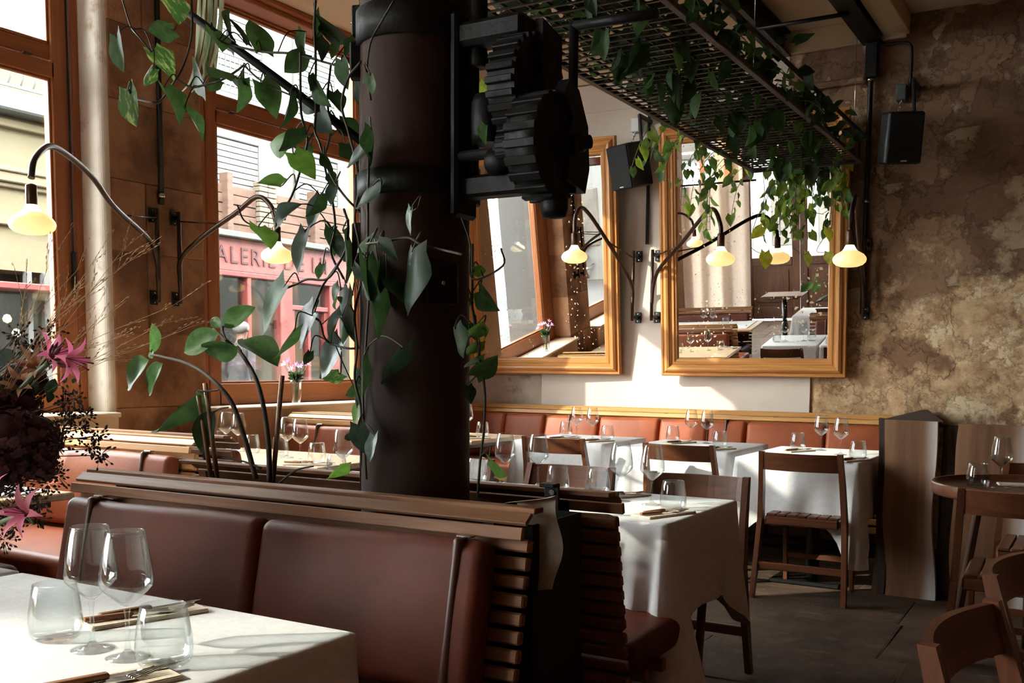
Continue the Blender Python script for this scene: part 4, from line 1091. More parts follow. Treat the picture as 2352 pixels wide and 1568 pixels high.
# ------------------------------------------------------------------ wall lamps
def lamp(label, pole, nrm, bulb, arm, zlo=1.625, zhi=2.10, bs=1.0, so=0.048):
    # pole: (x, y) of the vertical rod; nrm: wall normal; arm: (h, z) curve in the vertical plane pole -> bulb
    p = V((pole[0], pole[1], 0)); q = V((bulb[0], bulb[1], 0)); L = (q - p).length; d = (q - p).normalized()
    t = thing('wall_lamp', label, 'wall lamp', (pole[0], pole[1], zlo), 'swan-neck wall lamps')
    n = V((*nrm, 0)); s = V((-nrm[1], nrm[0], 0))
    for zz in (zlo, zhi):
        m = MB().obox(p + V((0, 0, zz)) - n*(so - 0.006), n*0.006, s*0.026, V((0, 0, 0.042)), 0.003)
        m.obox(p + V((0, 0, zz)) - n*(so/2 - 0.006), n*(so/2), s*0.013, V((0, 0, 0.013)), 0.003)
        br = m.build('wall_bracket', M['iron'], t)
        for k in (-1, 1):
            c = p + V((0, 0, zz + k*0.028)) - n*(so - 0.013)
            MB().obox(c, n*0.003, s*0.005, V((0, 0, 0.005)), 0.002).build('bolt', M['steel'], br)
    MB().tube([p + V((0, 0, zlo - 0.03)), p + V((0, 0, zhi + 0.035))], 0.0125, 10).build('pole', M['lampmetal'], t)
    pts = crv([p + d*(h) + V((0, 0, z)) for h, z in arm], 8)
    MB().tube(pts, 0.0142, 12).build('arm', M['lampmetal'], t)
    # brace from the pole top to the arm
    best = min(pts[len(pts)//5:], key=lambda c: abs((c - p - V((0, 0, c.z))).length - min(0.45*L, 0.5)))
    MB().tube([p + V((0, 0, zhi - 0.02)), best], 0.005, 6).build('brace', M['lampmetal'], t)
    c = V((bulb[0], bulb[1], bulb[2]))
    MB().lathe([(0.012, 0.165), (0.022, 0.160), (0.024, 0.155), (0.024, 0.075), (0.021, 0.07)], 16, c).build('socket', M['brass'], t)
    MB().lathe([(0.024*bs, 0.078), (0.028*bs, 0.070), (0.036*bs, 0.055), (0.044*bs, 0.045)], 24, c, caps=False).build('bulb_neck', M['bulbneck'], t)
    MB().lathe([(0.044*bs, 0.045), (0.060*bs, 0.036), (0.080*bs, 0.024), (0.092*bs, 0.008), (0.095*bs, -0.006), (0.090*bs, -0.022), (0.075*bs, -0.036), (0.050*bs, -0.045), (0.02*bs, -0.048), (0.001, -0.049)], 28, c, caps=False).build('bulb', M['bulb'], t)
    return t
lamp('lit swan-neck wall lamp on the stone pier reaching left', (-4.80, 4.065), (1, 0), (-3.99, 2.72, 1.835),
     [(0.0, 1.72), (0.02, 1.85), (0.16, 1.945), (0.646, 2.045), (0.93, 2.15), (1.243, 2.20), (1.402, 2.19), (1.53, 2.11), (1.566, 2.025)])
lamp('lit swan-neck wall lamp on the stone pier reaching right before the window', (-4.80, 4.225), (1, 0), (-4.15, 4.36, 1.865),
     [(0.0, 1.72), (0.01, 1.86), (0.178, 1.994), (0.390, 2.111), (0.537, 2.199), (0.623, 2.151), (0.656, 2.07), (0.664, 2.025)], bs=0.95)
lamp('lit swan-neck wall lamp between the mirrors reaching left', (-3.228, 7.30), (0, -1), (-3.285, 6.41, 2.01),
     [(0.0, 1.72), (0.01, 1.86), (0.14, 1.98), (0.50, 2.215), (0.71, 2.335), (0.82, 2.355), (0.885, 2.28), (0.892, 2.17)], bs=0.97, so=0.118)
lamp('lit swan-neck wall lamp between the mirrors reaching right', (-3.068, 7.30), (0, -1), (-2.25, 6.50, 1.955),
     [(0.0, 1.72), (0.03, 1.865), (0.15, 1.985), (0.53, 2.127), (0.90, 2.28), (1.04, 2.285), (1.13, 2.18), (1.145, 2.115)], so=0.118)
lamp('lit swan-neck wall lamp right of the right mirror', (-1.50, 7.33), (0, -1), (-1.335, 6.10, 1.875),
     [(0.0, 1.72), (0.10, 1.855), (0.55, 2.04), (0.93, 2.26), (1.06, 2.23), (1.19, 2.14), (1.24, 2.035)], so=0.088)

# conduits and speakers
def pipe(label, pts, r=0.012, joints=(), name='conduit'):
    t = thing(name, label, 'pipe', pts[0])
    MB().tube(pts, r, 10).build('tube', M['iron'], t)
    for p in joints: MB().lathe([(r*1.5, -0.012), (r*1.5, 0.012)], 10, p).build('clip', M['steel'], t)
pipe('dark conduit running down the stone pier to the lamps', [(-4.84, 4.135, 2.17), (-4.84, 4.135, ZC)], 0.016, [(-4.84, 4.135, 2.22)])
pipe('dark conduit running up the wall between the mirrors', [(-3.16, 7.40, 2.19), (-3.16, 7.40, 3.47)], 0.012, [(-3.16, 7.40, 2.9)])
pipe('dark conduit running down the wall right of the right mirror', [(-1.52, 7.40, 1.62), (-1.52, 7.40, 3.2), (-1.52, 7.40, 3.46)], 0.017, [(-1.52, 7.40, 3.22), (-1.52, 7.40, 2.4)])
pp = tag(MB().box(-1.555, -1.475, 7.36, 7.42, 3.235, 3.46, 0.004).build('bearing_block', M['iron'], None, (-1.52, 7.40, 3.24)), 'dark steel block under the beam end above the right mirror', 'bracket')
def speaker(label, loc, yaw, tilt, pipe_top, box_mat):
    t = thing('wall_speaker', label, 'speaker', loc, 'wall speakers')
    x, y, z = loc
    Mx = Matrix.Translation(V(loc)) @ Matrix.Rotation(yaw, 4, 'Z') @ Matrix.Rotation(tilt, 4, 'X')
    w, h, d = 0.115, 0.165, 0.11
    m = MB(Mx)
    rbox(m, (0, 0, 0), V((w, 0, 0)), V((0, d, 0)), V((0, 0, h)), 0.02, 3)
    m.build('cabinet', M['speaker'], t)
    m = MB(Mx); rbox(m, (0, -d - 0.004, 0), V((w - 0.008, 0, 0)), V((0, 0.008, 0)), V((0, 0, h - 0.008)), 0.007, 2)
    m.build('grille', M['grille'], t)
    MB(Mx).box(-0.02, 0.02, -d - 0.0145, -d - 0.0115, -h + 0.018, -h + 0.026, 0.001).build('badge', M['white'], t)
    bp = V((x - 0.04, YB - 0.05, z + 0.34))
    MB().bar((bp.x + 0.10, YB, bp.z + 0.03), (bp.x + 0.10, y + 0.02, bp.z + 0.03), 0.02, 0.03, (0, 0, 1), 0.004).bar((bp.x + 0.10, y + 0.02, bp.z + 0.04), (x + 0.07, y + 0.05, z + h*0.9), 0.02, 0.03, (0, 1, 0), 0.004).build('mount_arm', M['iron'], t)
    MB().box(bp.x - 0.038, bp.x + 0.03, YB - 0.09, YB - 0.012, bp.z - 0.05, bp.z + 0.06, 0.006).build('junction_box', box_mat, t)
    ch = MB(); cz = bp.z - 0.05
    for k in range(6):
        a = k % 2
        q = V((bp.x, YB - 0.08 - 0.02*k, cz - 0.025*k))
        ring = [q + (V((0.006*math.cos(R(45*i)), 0, 0.015*math.sin(R(45*i)))) if a else V((0, 0.006*math.cos(R(45*i)), 0.015*math.sin(R(45*i))))) for i in range(9)]
        ch.tube(ring, 0.002, 5)
    ch.build('chain', M['steel'], t)
    if pipe_top:
        MB().tube(crv(pipe_top, 6), 0.011, 8).build('cable_conduit', M['iron'], t)
    return t
speaker('black wall speaker between the mirrors', (-3.21, 7.17, 2.755), R(-22), R(14), None, M['white'])
speaker('black wall speaker on the stone wall at the right', (-1.265, 7.16, 2.755), R(24), R(12), [(-1.44, 7.40, 3.44), (-1.33, 7.40, 3.44), (-1.275, 7.40, 3.42), (-1.26, 7.40, 3.36), (-1.26, 7.40, 3.15)], M['zinc'])

# ------------------------------------------------------------------ column with its ironwork
M['column'] = mat('weathered_column', (40, 25, 19), (68, 45, 34), scale=1.6, stretch=(2.2, 2.2, 0.7), rough=0.72, spec=0.25, bump=0.12, bscale=14, c3=(120, 104, 88), scale3=2.4, lo3=0.60, hi3=0.74)
CX, CY = -1.60, 2.2
co = thing('column', 'thick weathered dark column with iron bands, centre of the room', 'column', (CX, CY, 0))
MB().lathe([(0.152, 0), (0.150, 0.5), (0.146, 0.9), (0.143, 1.5), (0.142, 2.2), (0.145, ZC)], 48, (CX, CY, 0)).build('shaft', M['column'], co)
for (z0, z1, r) in ((2.06, 2.15, 0.153), (1.675, 1.745, 0.152), (0.0, 0.06, 0.19)):
    MB().lathe([(r - 0.02, z0), (r, z0 + 0.004), (r, z1 - 0.004), (r - 0.02, z1)], 48, (CX, CY, 0)).build('iron_band', M['castiron'], co)
for (a, z0, z1, w) in ((200, 2.10, 2.18, 0.02), (215, 1.985, 2.075, 0.022), (195, 1.665, 1.75, 0.02), (-30, 1.40, 1.505, 0.045), (205, 1.50, 1.62, 0.018), (10, 1.66, 1.76, 0.045)):
    d = V((math.cos(R(a)), math.sin(R(a)), 0)); s = V((-d.y, d.x, 0)); c = V((CX, CY, (z0+z1)/2)) + d*0.152
    MB().obox(c, d*0.016, s*w, V((0, 0, (z1-z0)/2)), 0.004).build('clamp', M['castiron'], co)
    MB().lathe([(0.006, -0.003), (0.006, 0.003)], 8, c + d*0.018, 'x').build('bolt', M['steel'], co)
MB().tube([(-1.775, 2.19, 0.86), (-1.765, 2.19, 2.6)], 0.008, 8).build('guide_rod', M['castiron'], co)

# winch bolted to the column
wi = thing('gear_winch', 'black cast iron gear winch bolted to the right of the column', 'winch', (-1.25, 2.2, 1.6))
def gear(x, y, z, r, th, nt, rot=0.0, hub=0.03, spokes=5):
    m = MB().lathe([(r*0.84, -th/2), (r*0.95, -th/2), (r*0.95, th/2), (r*0.84, th/2), (r*0.84, -th/2)], 36, (x, y, z), 'x', False, False)
    for k in range(nt):
        a = 2*math.pi*k/nt + rot
        d = V((0, math.cos(a), math.sin(a))); s = V((0, -math.sin(a), math.cos(a)))
        m.obox(V((x, y, z)) + d*r*0.985, V((th/2, 0, 0)), s*(math.pi*r/nt*0.52), d*(r*0.055), 0.002)
    m.lathe([(r*0.86, -th*0.2), (r*0.86, th*0.2)], 36, (x, y, z), 'x')
    m.lathe([(hub, -th*0.9), (hub, th*0.9)], 16, (x, y, z), 'x')
    for k in range(spokes):
        a = 2*math.pi*k/spokes + rot
        d = V((0, math.cos(a), math.sin(a))); s = V((0, -math.sin(a), math.cos(a)))
        m.obox(V((x, y, z)) + d*r*0.45, V((th*0.3, 0, 0)), s*0.014, d*r*0.42, 0.004)
    return m
gear(-1.265, 2.2, 1.915, 0.130, 0.075, 26).build('large_gear', M['castiron'], wi)
gear(-1.185, 2.15, 1.765, 0.122, 0.085, 20, 0.1, 0.03, 6).build('large_gear', M['castiron'], wi)
MB().lathe([(0.118, -0.03), (0.122, 0.04), (0.10, 0.05), (0.0, 0.052)], 36, (-1.185, 2.15, 1.765), 'x').build('gear_disc', M['castiron'], wi)
MB().lathe([(0.11, -0.02), (0.115, 0.03), (0.0, 0.034)], 36, (-1.265, 2.2, 1.915), 'x').build('gear_disc', M['castiron'], wi)
gear(-1.285, 2.16, 1.775, 0.042, 0.045, 10, 0, 0.02, 0).build('pinion', M['castiron'], wi)
MB().lathe([(0.02, -0.06), (0.032, -0.05), (0.032, -0.01), (0.024, 0.0), (0.024, 0.03)], 16, (-1.29, 2.16, 1.745), 'x').build('collar', M['castiron'], wi)
MB().lathe([(0.014, -0.25), (0.014, 0.09), (0.022, 0.09), (0.022, 0.112), (0.016, 0.115), (0.016, 0.13)], 16, (-1.20, 2.16, 1.768), 'x').build('axle', M['castiron'], wi)
MB().lathe([(0.013, -0.15), (0.013, 0.06)], 16, (-1.265, 2.2, 1.915), 'x').build('axle', M['castiron'], wi)
MB().box(-1.45, -1.20, 2.165, 2.225, 1.668, 1.722, 0.008).build('lower_arm', M['castiron'], wi)
MB().box(-1.44, -1.25, 2.15, 2.23, 2.035, 2.095, 0.012).build('upper_arm', M['castiron'], wi)
MB().prism([(-0.05, 0.02), (0.04, 0.0), (0.06, 0.06), (0.05, 0.16), (0.0, 0.235), (-0.05, 0.25), (-0.07, 0.22), (-0.03, 0.17), (-0.045, 0.10)], (0.03, 0, 0), (-1.150, 2.2, 1.665), (0, 1, 0), (0, 0, 1)).build('side_plate', M['castiron'], wi)
MB().prism([(-0.05, 0.0), (0.05, 0.0), (0.05, 0.40), (-0.05, 0.42)], (0.02, 0, 0), (-1.235, 2.24, 1.66), (0, 1, 0), (0, 0, 1)).build('side_plate', M['castiron'], wi)
MB().lathe([(0.0, 1.598), (0.028, 1.602), (0.034, 1.622), (0.034, 1.665), (0.026, 1.68)], 20, (-1.168, 2.17, 0)).build('drum_foot', M['castiron'], wi)
MB().box(-1.225, -1.135, 2.14, 2.22, 1.662, 1.69, 0.01).build('foot_plate', M['castiron'], wi)
MB().lathe([(0.020, 1.99), (0.026, 1.995), (0.026, 2.02), (0.023, 2.03), (0.023, ZC)], 20, (-1.405, 2.2, 0)).build('vertical_shaft', M['castiron'], wi)
MB().lathe([(0.011, 1.69), (0.011, 2.0)], 12, (-1.415, 2.2, 0)).build('spindle', M['castiron'], wi)
MB().lathe([(0.038, 1.80), (0.044, 1.82), (0.044, 1.90), (0.034, 1.92)], 20, (-1.375, 2.2, 0)).build('worm_drum', M['castiron'], wi)
MB().box(-1.455, -1.43, 2.14, 2.24, 1.62, 2.12, 0.008).build('back_plate', M['castiron'], wi)
MB().tube([(-1.138, 2.2, 1.66), (-1.136, 2.2, 2.055)], 0.0115, 10).build('guard_post', M['castiron'], wi)
MB().tube([(-1.136, 2.2, 2.05), (-0.925, 2.2, 2.045)], 0.012, 10).build('guard_rail', M['castiron'], wi)
# brace rods
tag(MB().tube([(-4.2, 2.24, 3.43), (-2.5, 2.24, 2.325), (-1.78, 2.22, 1.845)], 0.012, 10).build('brace_rod', M['castiron'], None, (-1.78, 2.22, 1.845)), 'dark diagonal iron rod rising left from the column', 'rod')

# planter troughs between the benches
for nm, x0, x1 in (('left', -2.66, -1.80), ('right', -1.415, -1.16)):
    t = thing('planter_trough', 'black steel planter trough between the benches, %s of the column' % nm, 'planter', ((x0+x1)/2, 2.2, 0.0))
    MB().box(x0, x1, 2.068, 2.074, 0.0, 0.87, 0.002).box(x0, x1, 2.318, 2.324, 0.0, 0.87, 0.002).box(x0, x0 + 0.006, 2.074, 2.318, 0.0, 0.87).box(x1 - 0.006, x1, 2.074, 2.318, 0.0, 0.87).box(x0, x1, 2.068, 2.324, 0, 0.03).build('trough', M['iron'], t)
    MB().grid(12, 5, lambda u, v: (x0 + 0.008 + (x1-x0-0.016)*u, 2.075 + 0.242*v, 0.815 + 0.015*mnoise.noise((u*8, v*5, x0)))).build('soil', M['soil'], t)
    if nm == 'right':
        MB().box(-1.275, -1.232, 2.33, 2.338, 0.0, 0.94, 0.002).box(-1.275, -1.232, 2.30, 2.338, 0.93, 0.94, 0.002).build('steel_upright', M['iron'], t)
        for zz in (0.915, 0.90): MB().lathe([(0.008, -0.004), (0.006, 0.004)], 8, (-1.25, 2.328, zz), 'y').build('bolt', M['steel'], t)

# curtain by the entrance (seen in the right mirror)

cu = thing('curtain', 'long beige curtain by the window, seen only in the right mirror', 'curtain', (-4.35, 0.42, 0))
def cf(u, v):
    x = -4.84 + 0.98*u
    return (x, 0.42 + 0.075*math.sin(u*19)*(0.8 + 0.2*v) + 0.03*math.sin(u*9 + v*2), 0.02 + 2.43*v)
MB().grid(120, 10, cf).build('drape', None, cu)
MB().tube([(-4.86, 0.42, 2.47), (-3.75, 0.42, 2.47)], 0.014, 10).build('curtain_rod', M['iron'], cu)

# ------------------------------------------------------------------ measured plant shapes (metres, room axes)
VINE = [(-2.491, 2.147, 2.35, -2.376, 2.119, 2.241, 0.058, 3), (-2.482, 2.179, 2.247, -2.571, 2.155, 2.247, 0.063, 1), (-2.656, 2.113, 2.238, -2.632, 2.106, 2.125, 0.044, 1), (-2.696, 2.284, 2.242, -2.621, 2.305, 2.164, 0.063, 3), (-2.661, 2.253, 2.176, -2.695, 2.234, 2.126, 0.041, 3), (-2.725, 2.207, 2.11, -2.685, 2.192, 1.988, 0.072, 3), (-2.478, 2.135, 2.062, -2.36, 2.107, 1.966, 0.023, 1), (-2.398, 2.143, 1.994, -2.339, 2.173, 1.918, 0.032, 1), (-2.447, 2.266, 2.097, -2.541, 2.287, 2.209, 0.038, 1), (-2.375, 2.26, 2.103, -2.41, 2.239, 2.073, 0.042, 1), (-2.202, 2.162, 2.065, -2.317, 2.171, 2.136, 0.03, 1), (-2.294, 2.246, 2.203, -2.376, 2.271, 2.311, 0.034, 0), (-2.28, 2.276, 2.202, -2.322, 2.247, 2.289, 0.026, 0), (-2.161, 2.221, 2.148, -2.212, 2.233, 2.257, 0.07, 1), (-2.215, 2.201, 2.074, -2.209, 2.179, 1.972, 0.046, 1), (-2.329, 2.195, 2.223, -2.256, 2.166, 2.154, 0.038, 1), (-2.057, 2.287, 2.202, -2.098, 2.313, 2.135, 0.038, 1), (-1.991, 2.21, 2.115, -2.054, 2.196, 2.063, 0.064, 1), (-1.991, 2.282, 2.218, -1.895, 2.287, 2.15, 0.059, 0), (-2.007, 2.276, 2.246, -2.019, 2.301, 2.131, 0.023, 0), (-1.936, 2.202, 2.145, -1.904, 2.196, 2.084, 0.036, 4), (-1.878, 2.22, 2.129, -1.901, 2.215, 2.088, 0.03, 1), (-1.749, 2.132, 2.093, -1.763, 2.119, 2.047, 0.025, 0), (-1.836, 2.263, 2.132, -1.821, 2.231, 2.071, 0.019, 0), (-1.77, 2.109, 2.039, -1.764, 2.118, 1.964, 0.043, 1), (-1.567, 1.971, 1.941, -1.555, 1.969, 1.896, 0.029, 5), (-2.115, 2.169, 2.041, -2.083, 2.203, 1.951, 0.074, 1), (-1.981, 2.139, 1.987, -1.985, 2.133, 1.892, 0.029, 0), (-1.908, 2.141, 2.028, -1.907, 2.15, 1.986, 0.026, 4), (-1.896, 2.155, 2.003, -1.855, 2.145, 1.938, 0.033, 1), (-1.92, 2.249, 2.008, -1.877, 2.237, 1.95, 0.039, 0), (-2.045, 2.212, 1.895, -2.177, 2.24, 1.91, 0.066, 2), (-1.907, 2.12, 1.867, -1.966, 2.09, 1.811, 0.035, 0), (-1.974, 2.146, 1.827, -1.911, 2.164, 1.759, 0.07, 2), (-1.984, 2.223, 1.863, -2.007, 2.205, 1.829, 0.032, 1), (-2.042, 2.166, 1.75, -2.118, 2.144, 1.773, 0.039, 2), (-1.919, 2.192, 1.944, -1.856, 2.16, 1.873, 0.041, 0), (-1.889, 2.239, 1.918, -1.824, 2.267, 1.878, 0.056, 0), (-1.598, 2.0, 1.774, -1.688, 2.016, 1.746, 0.039, 4), (-1.845, 2.292, 2.058, -1.824, 2.258, 1.947, 0.024, 0), (-1.579, 1.989, 1.82, -1.577, 2.008, 1.735, 0.028, 0), (-1.876, 2.182, 1.77, -1.881, 2.213, 1.74, 0.034, 0), (-1.562, 2.0, 1.669, -1.665, 2.022, 1.646, 0.045, 4), (-1.841, 2.159, 1.736, -1.84, 2.137, 1.677, 0.031, 0), (-1.911, 2.189, 1.719, -1.932, 2.163, 1.649, 0.031, 0), (-2.038, 2.176, 1.658, -2.031, 2.209, 1.71, 0.03, 0), (-2.131, 2.166, 1.638, -2.045, 2.132, 1.577, 0.059, 2), (-1.999, 2.109, 1.631, -1.919, 2.086, 1.685, 0.031, 0), (-1.975, 2.257, 1.721, -2.024, 2.247, 1.633, 0.04, 0), (-1.944, 2.158, 1.616, -1.963, 2.13, 1.498, 0.031, 0), (-1.976, 2.296, 1.642, -1.949, 2.291, 1.563, 0.046, 0), (-1.797, 2.142, 1.607, -1.743, 2.111, 1.464, 0.031, 0), (-1.584, 2.0, 1.56, -1.622, 1.977, 1.527, 0.032, 5), (-1.952, 2.235, 1.53, -1.951, 2.211, 1.488, 0.027, 1), (-1.977, 2.108, 1.464, -2.083, 2.108, 1.333, 0.056, 1), (-1.909, 2.15, 1.391, -2.015, 2.185, 1.291, 0.059, 4), (-1.96, 2.124, 1.342, -2.033, 2.127, 1.251, 0.037, 1), (-1.907, 2.255, 1.313, -1.986, 2.248, 1.206, 0.058, 4), (-1.945, 2.298, 1.222, -2.026, 2.296, 1.2, 0.051, 3), (-1.925, 2.148, 1.281, -1.941, 2.142, 1.242, 0.027, 0), (-1.736, 2.107, 1.436, -1.743, 2.102, 1.282, 0.03, 4), (-1.816, 2.15, 1.451, -1.876, 2.177, 1.402, 0.029, 1), (-1.881, 2.266, 1.429, -1.936, 2.266, 1.43, 0.03, 0), (-1.773, 2.106, 1.38, -1.822, 2.089, 1.306, 0.026, 0), (-1.803, 2.148, 1.355, -1.801, 2.128, 1.302, 0.021, 1), (-1.762, 2.146, 1.234, -1.806, 2.172, 1.127, 0.033, 4), (-1.724, 2.128, 1.182, -1.757, 2.097, 1.165, 0.037, 1), (-1.614, 2.0, 1.263, -1.611, 2.005, 1.167, 0.02, 0), (-1.609, 2.0, 1.505, -1.54, 1.993, 1.317, 0.043, 0), (-1.55, 1.976, 1.495, -1.561, 1.997, 1.392, 0.028, 4), (-1.44, 1.97, 1.521, -1.467, 1.941, 1.371, 0.062, 4), (-1.486, 1.985, 1.289, -1.559, 2.013, 1.192, 0.041, 4), (-1.439, 1.963, 1.614, -1.457, 1.974, 1.555, 0.014, 5), (-1.906, 2.26, 0.96, -1.965, 2.27, 0.897, 0.038, 2), (-1.838, 2.263, 1.134, -1.874, 2.265, 1.071, 0.027, 2), (-1.632, 2.0, 1.095, -1.621, 2.013, 1.014, 0.055, 4), (-1.741, 2.154, 1.072, -1.822, 2.183, 1.027, 0.048, 4), (-1.348, 2.094, 1.477, -1.33, 2.127, 1.478, 0.03, 2), (-1.352, 2.13, 1.431, -1.293, 2.098, 1.379, 0.045, 1), (-1.367, 2.098, 1.406, -1.379, 2.13, 1.384, 0.017, 1), (-1.307, 1.952, 1.334, -1.284, 1.929, 1.264, 0.026, 0), (-1.362, 2.124, 1.341, -1.422, 2.141, 1.311, 0.039, 0), (-1.363, 2.103, 1.319, -1.302, 2.068, 1.348, 0.028, 2), (-1.318, 2.091, 1.336, -1.324, 2.117, 1.305, 0.015, 2), (-1.361, 2.139, 1.305, -1.407, 2.158, 1.268, 0.029, 2), (-1.354, 2.123, 1.27, -1.41, 2.15, 1.235, 0.028, 1), (-1.364, 2.13, 1.222, -1.292, 2.118, 1.267, 0.043, 1), (-1.391, 2.136, 1.195, -1.378, 2.134, 1.151, 0.033, 0), (-1.299, 2.092, 1.017, -1.233, 2.059, 0.981, 0.025, 2), (-1.331, 2.119, 1.826, -1.358, 2.145, 1.784, 0.028, 1), (-1.531, 1.956, 1.537, -1.478, 1.946, 1.492, 0.035, 0), (-1.577, 1.971, 1.457, -1.517, 1.937, 1.4, 0.032, 0), (-1.569, 1.983, 1.071, -1.566, 1.954, 1.008, 0.032, 4), (-1.841, 2.209, 1.851, -1.788, 2.2, 1.798, 0.036, 0), (-2.049, 2.257, 2.011, -1.989, 2.244, 1.958, 0.032, 0), (-1.641, 2.0, 1.493, -1.606, 1.999, 1.449, 0.026, 0), (-1.971, 2.293, 1.596, -1.898, 2.265, 1.54, 0.033, 0), (-1.844, 2.123, 1.807, -1.814, 2.131, 1.76, 0.03, 0), (-1.516, 1.97, 1.454, -1.461, 1.966, 1.4, 0.042, 4)]
VSTEMS = [[(-2.753, 2.214, 2.397), (-2.711, 2.211, 2.303), (-2.638, 2.183, 2.25), (-2.623, 2.215, 2.211)], [(-2.41, 2.188, 2.33), (-2.418, 2.192, 2.226), (-2.472, 2.213, 2.163), (-2.493, 2.197, 2.11), (-2.581, 2.212, 2.06), (-2.591, 2.187, 2.049), (-2.704, 2.215, 2.082), (-2.7, 2.187, 2.102)], [(-2.472, 2.186, 2.098), (-2.431, 2.2, 2.077), (-2.369, 2.194, 2.074), (-2.313, 2.202, 2.081), (-2.265, 2.216, 2.103), (-2.222, 2.208, 2.114)], [(-2.323, 2.18, 2.208), (-2.274, 2.192, 2.179), (-2.146, 2.202, 2.14), (-2.044, 2.199, 2.12), (-1.987, 2.209, 2.105), (-1.885, 2.199, 2.068), (-1.747, 2.183, 2.019)], [(-1.959, 2.16, 2.1), (-1.982, 2.184, 2.015), (-1.962, 2.164, 1.938), (-1.962, 2.181, 1.894), (-1.964, 2.189, 1.86), (-1.977, 2.175, 1.788), (-2.013, 2.177, 1.719), (-2.061, 2.174, 1.661)], [(-1.896, 2.153, 2.225), (-1.923, 2.177, 2.168), (-1.903, 2.159, 2.068), (-1.92, 2.176, 2.005), (-1.899, 2.152, 1.928), (-1.923, 2.175, 1.889), (-1.902, 2.171, 1.851), (-1.873, 2.165, 1.788), (-1.837, 2.158, 1.737), (-1.782, 2.146, 1.685), (-1.755, 2.171, 1.652)], [(-2.016, 2.144, 1.457), (-1.985, 2.156, 1.469), (-1.92, 2.135, 1.48), (-1.848, 2.133, 1.478), (-1.807, 2.136, 1.52), (-1.805, 2.162, 1.561), (-1.775, 2.137, 1.615), (-1.814, 2.166, 1.667)], [(-1.815, 2.145, 1.522), (-1.875, 2.153, 1.469), (-1.883, 2.144, 1.445), (-1.92, 2.155, 1.387), (-1.875, 2.134, 1.362), (-1.87, 2.146, 1.32), (-1.858, 2.167, 1.303), (-1.778, 2.137, 1.29), (-1.746, 2.156, 1.293)], [(-1.371, 2.123, 1.546), (-1.37, 2.122, 1.407), (-1.359, 2.111, 1.374), (-1.353, 2.111, 1.332), (-1.366, 2.148, 1.279), (-1.353, 2.143, 1.235), (-1.345, 2.142, 1.181), (-1.345, 2.142, 1.126), (-1.352, 2.148, 1.071), (-1.341, 2.116, 1.008), (-1.359, 2.133, 0.915)], [(-1.617, 2.03, 1.827), (-1.626, 2.033, 1.593), (-1.634, 2.048, 1.454), (-1.641, 2.04, 1.288), (-1.657, 2.049, 1.176), (-1.627, 2.015, 1.067), (-1.637, 2.036, 0.953)], [(-1.687, 2.087, 2.019), (-1.733, 2.09, 1.983), (-1.751, 2.085, 1.918), (-1.737, 2.093, 1.852), (-1.698, 2.072, 1.778), (-1.705, 2.097, 1.706), (-1.703, 2.076, 1.625), (-1.695, 2.084, 1.559), (-1.699, 2.096, 1.47), (-1.715, 2.088, 1.38), (-1.695, 2.072, 1.289), (-1.701, 2.069, 1.209), (-1.683, 2.073, 1.13), (-1.7, 2.085, 1.06), (-1.698, 2.1, 0.943)], [(-1.899, 2.216, 2.07), (-1.895, 2.196, 1.972), (-1.884, 2.196, 1.888), (-1.923, 2.213, 1.813), (-1.881, 2.191, 1.723), (-1.871, 2.196, 1.628), (-1.874, 2.181, 1.555), (-1.834, 2.187, 1.482)], [(-1.518, 2.002, 2.115), (-1.569, 2.008, 2.064), (-1.593, 2.005, 2.026), (-1.596, 1.995, 1.952), (-1.602, 2.018, 1.896)], [(-2.218, 2.205, 2.112), (-2.132, 2.186, 2.053), (-2.03, 2.183, 2.003), (-1.998, 2.219, 1.996), (-1.942, 2.22, 2.001)], [(-2.193, 2.217, 1.65), (-2.228, 2.204, 1.67), (-2.241, 2.192, 1.713)], [(-1.283, 2.114, 1.53), (-1.281, 2.12, 1.488), (-1.368, 2.119, 1.46), (-1.393, 2.147, 1.549), (-1.418, 2.146, 1.615)], [(-1.597, 1.991, 1.544), (-1.526, 1.966, 1.543), (-1.457, 1.97, 1.549), (-1.42, 1.972, 1.532), (-1.395, 1.998, 1.524), (-1.297, 1.967, 1.501)], [(-1.467, 1.992, 1.609), (-1.438, 1.987, 1.619)]]
TALL = [(-2.322, 2.205, 1.36, -2.231, 2.241, 1.419, 0.055), (-2.303, 2.176, 1.354, -2.345, 2.178, 1.386, 0.034), (-2.3, 2.166, 1.337, -2.426, 2.133, 1.281, 0.066), (-2.207, 2.153, 1.297, -2.355, 2.138, 1.283, 0.07), (-2.196, 2.162, 1.319, -2.026, 2.127, 1.258, 0.069), (-2.695, 2.249, 1.277, -2.659, 2.232, 1.373, 0.04), (-2.7, 2.239, 1.258, -2.85, 2.255, 1.16, 0.065), (-2.616, 2.223, 1.247, -2.717, 2.236, 1.14, 0.042), (-2.48, 2.245, 1.16, -2.713, 2.276, 0.995, 0.062), (-2.385, 2.222, 1.098, -2.471, 2.227, 0.962, 0.074), (-2.654, 2.219, 1.262, -2.688, 2.237, 1.293, 0.02)]
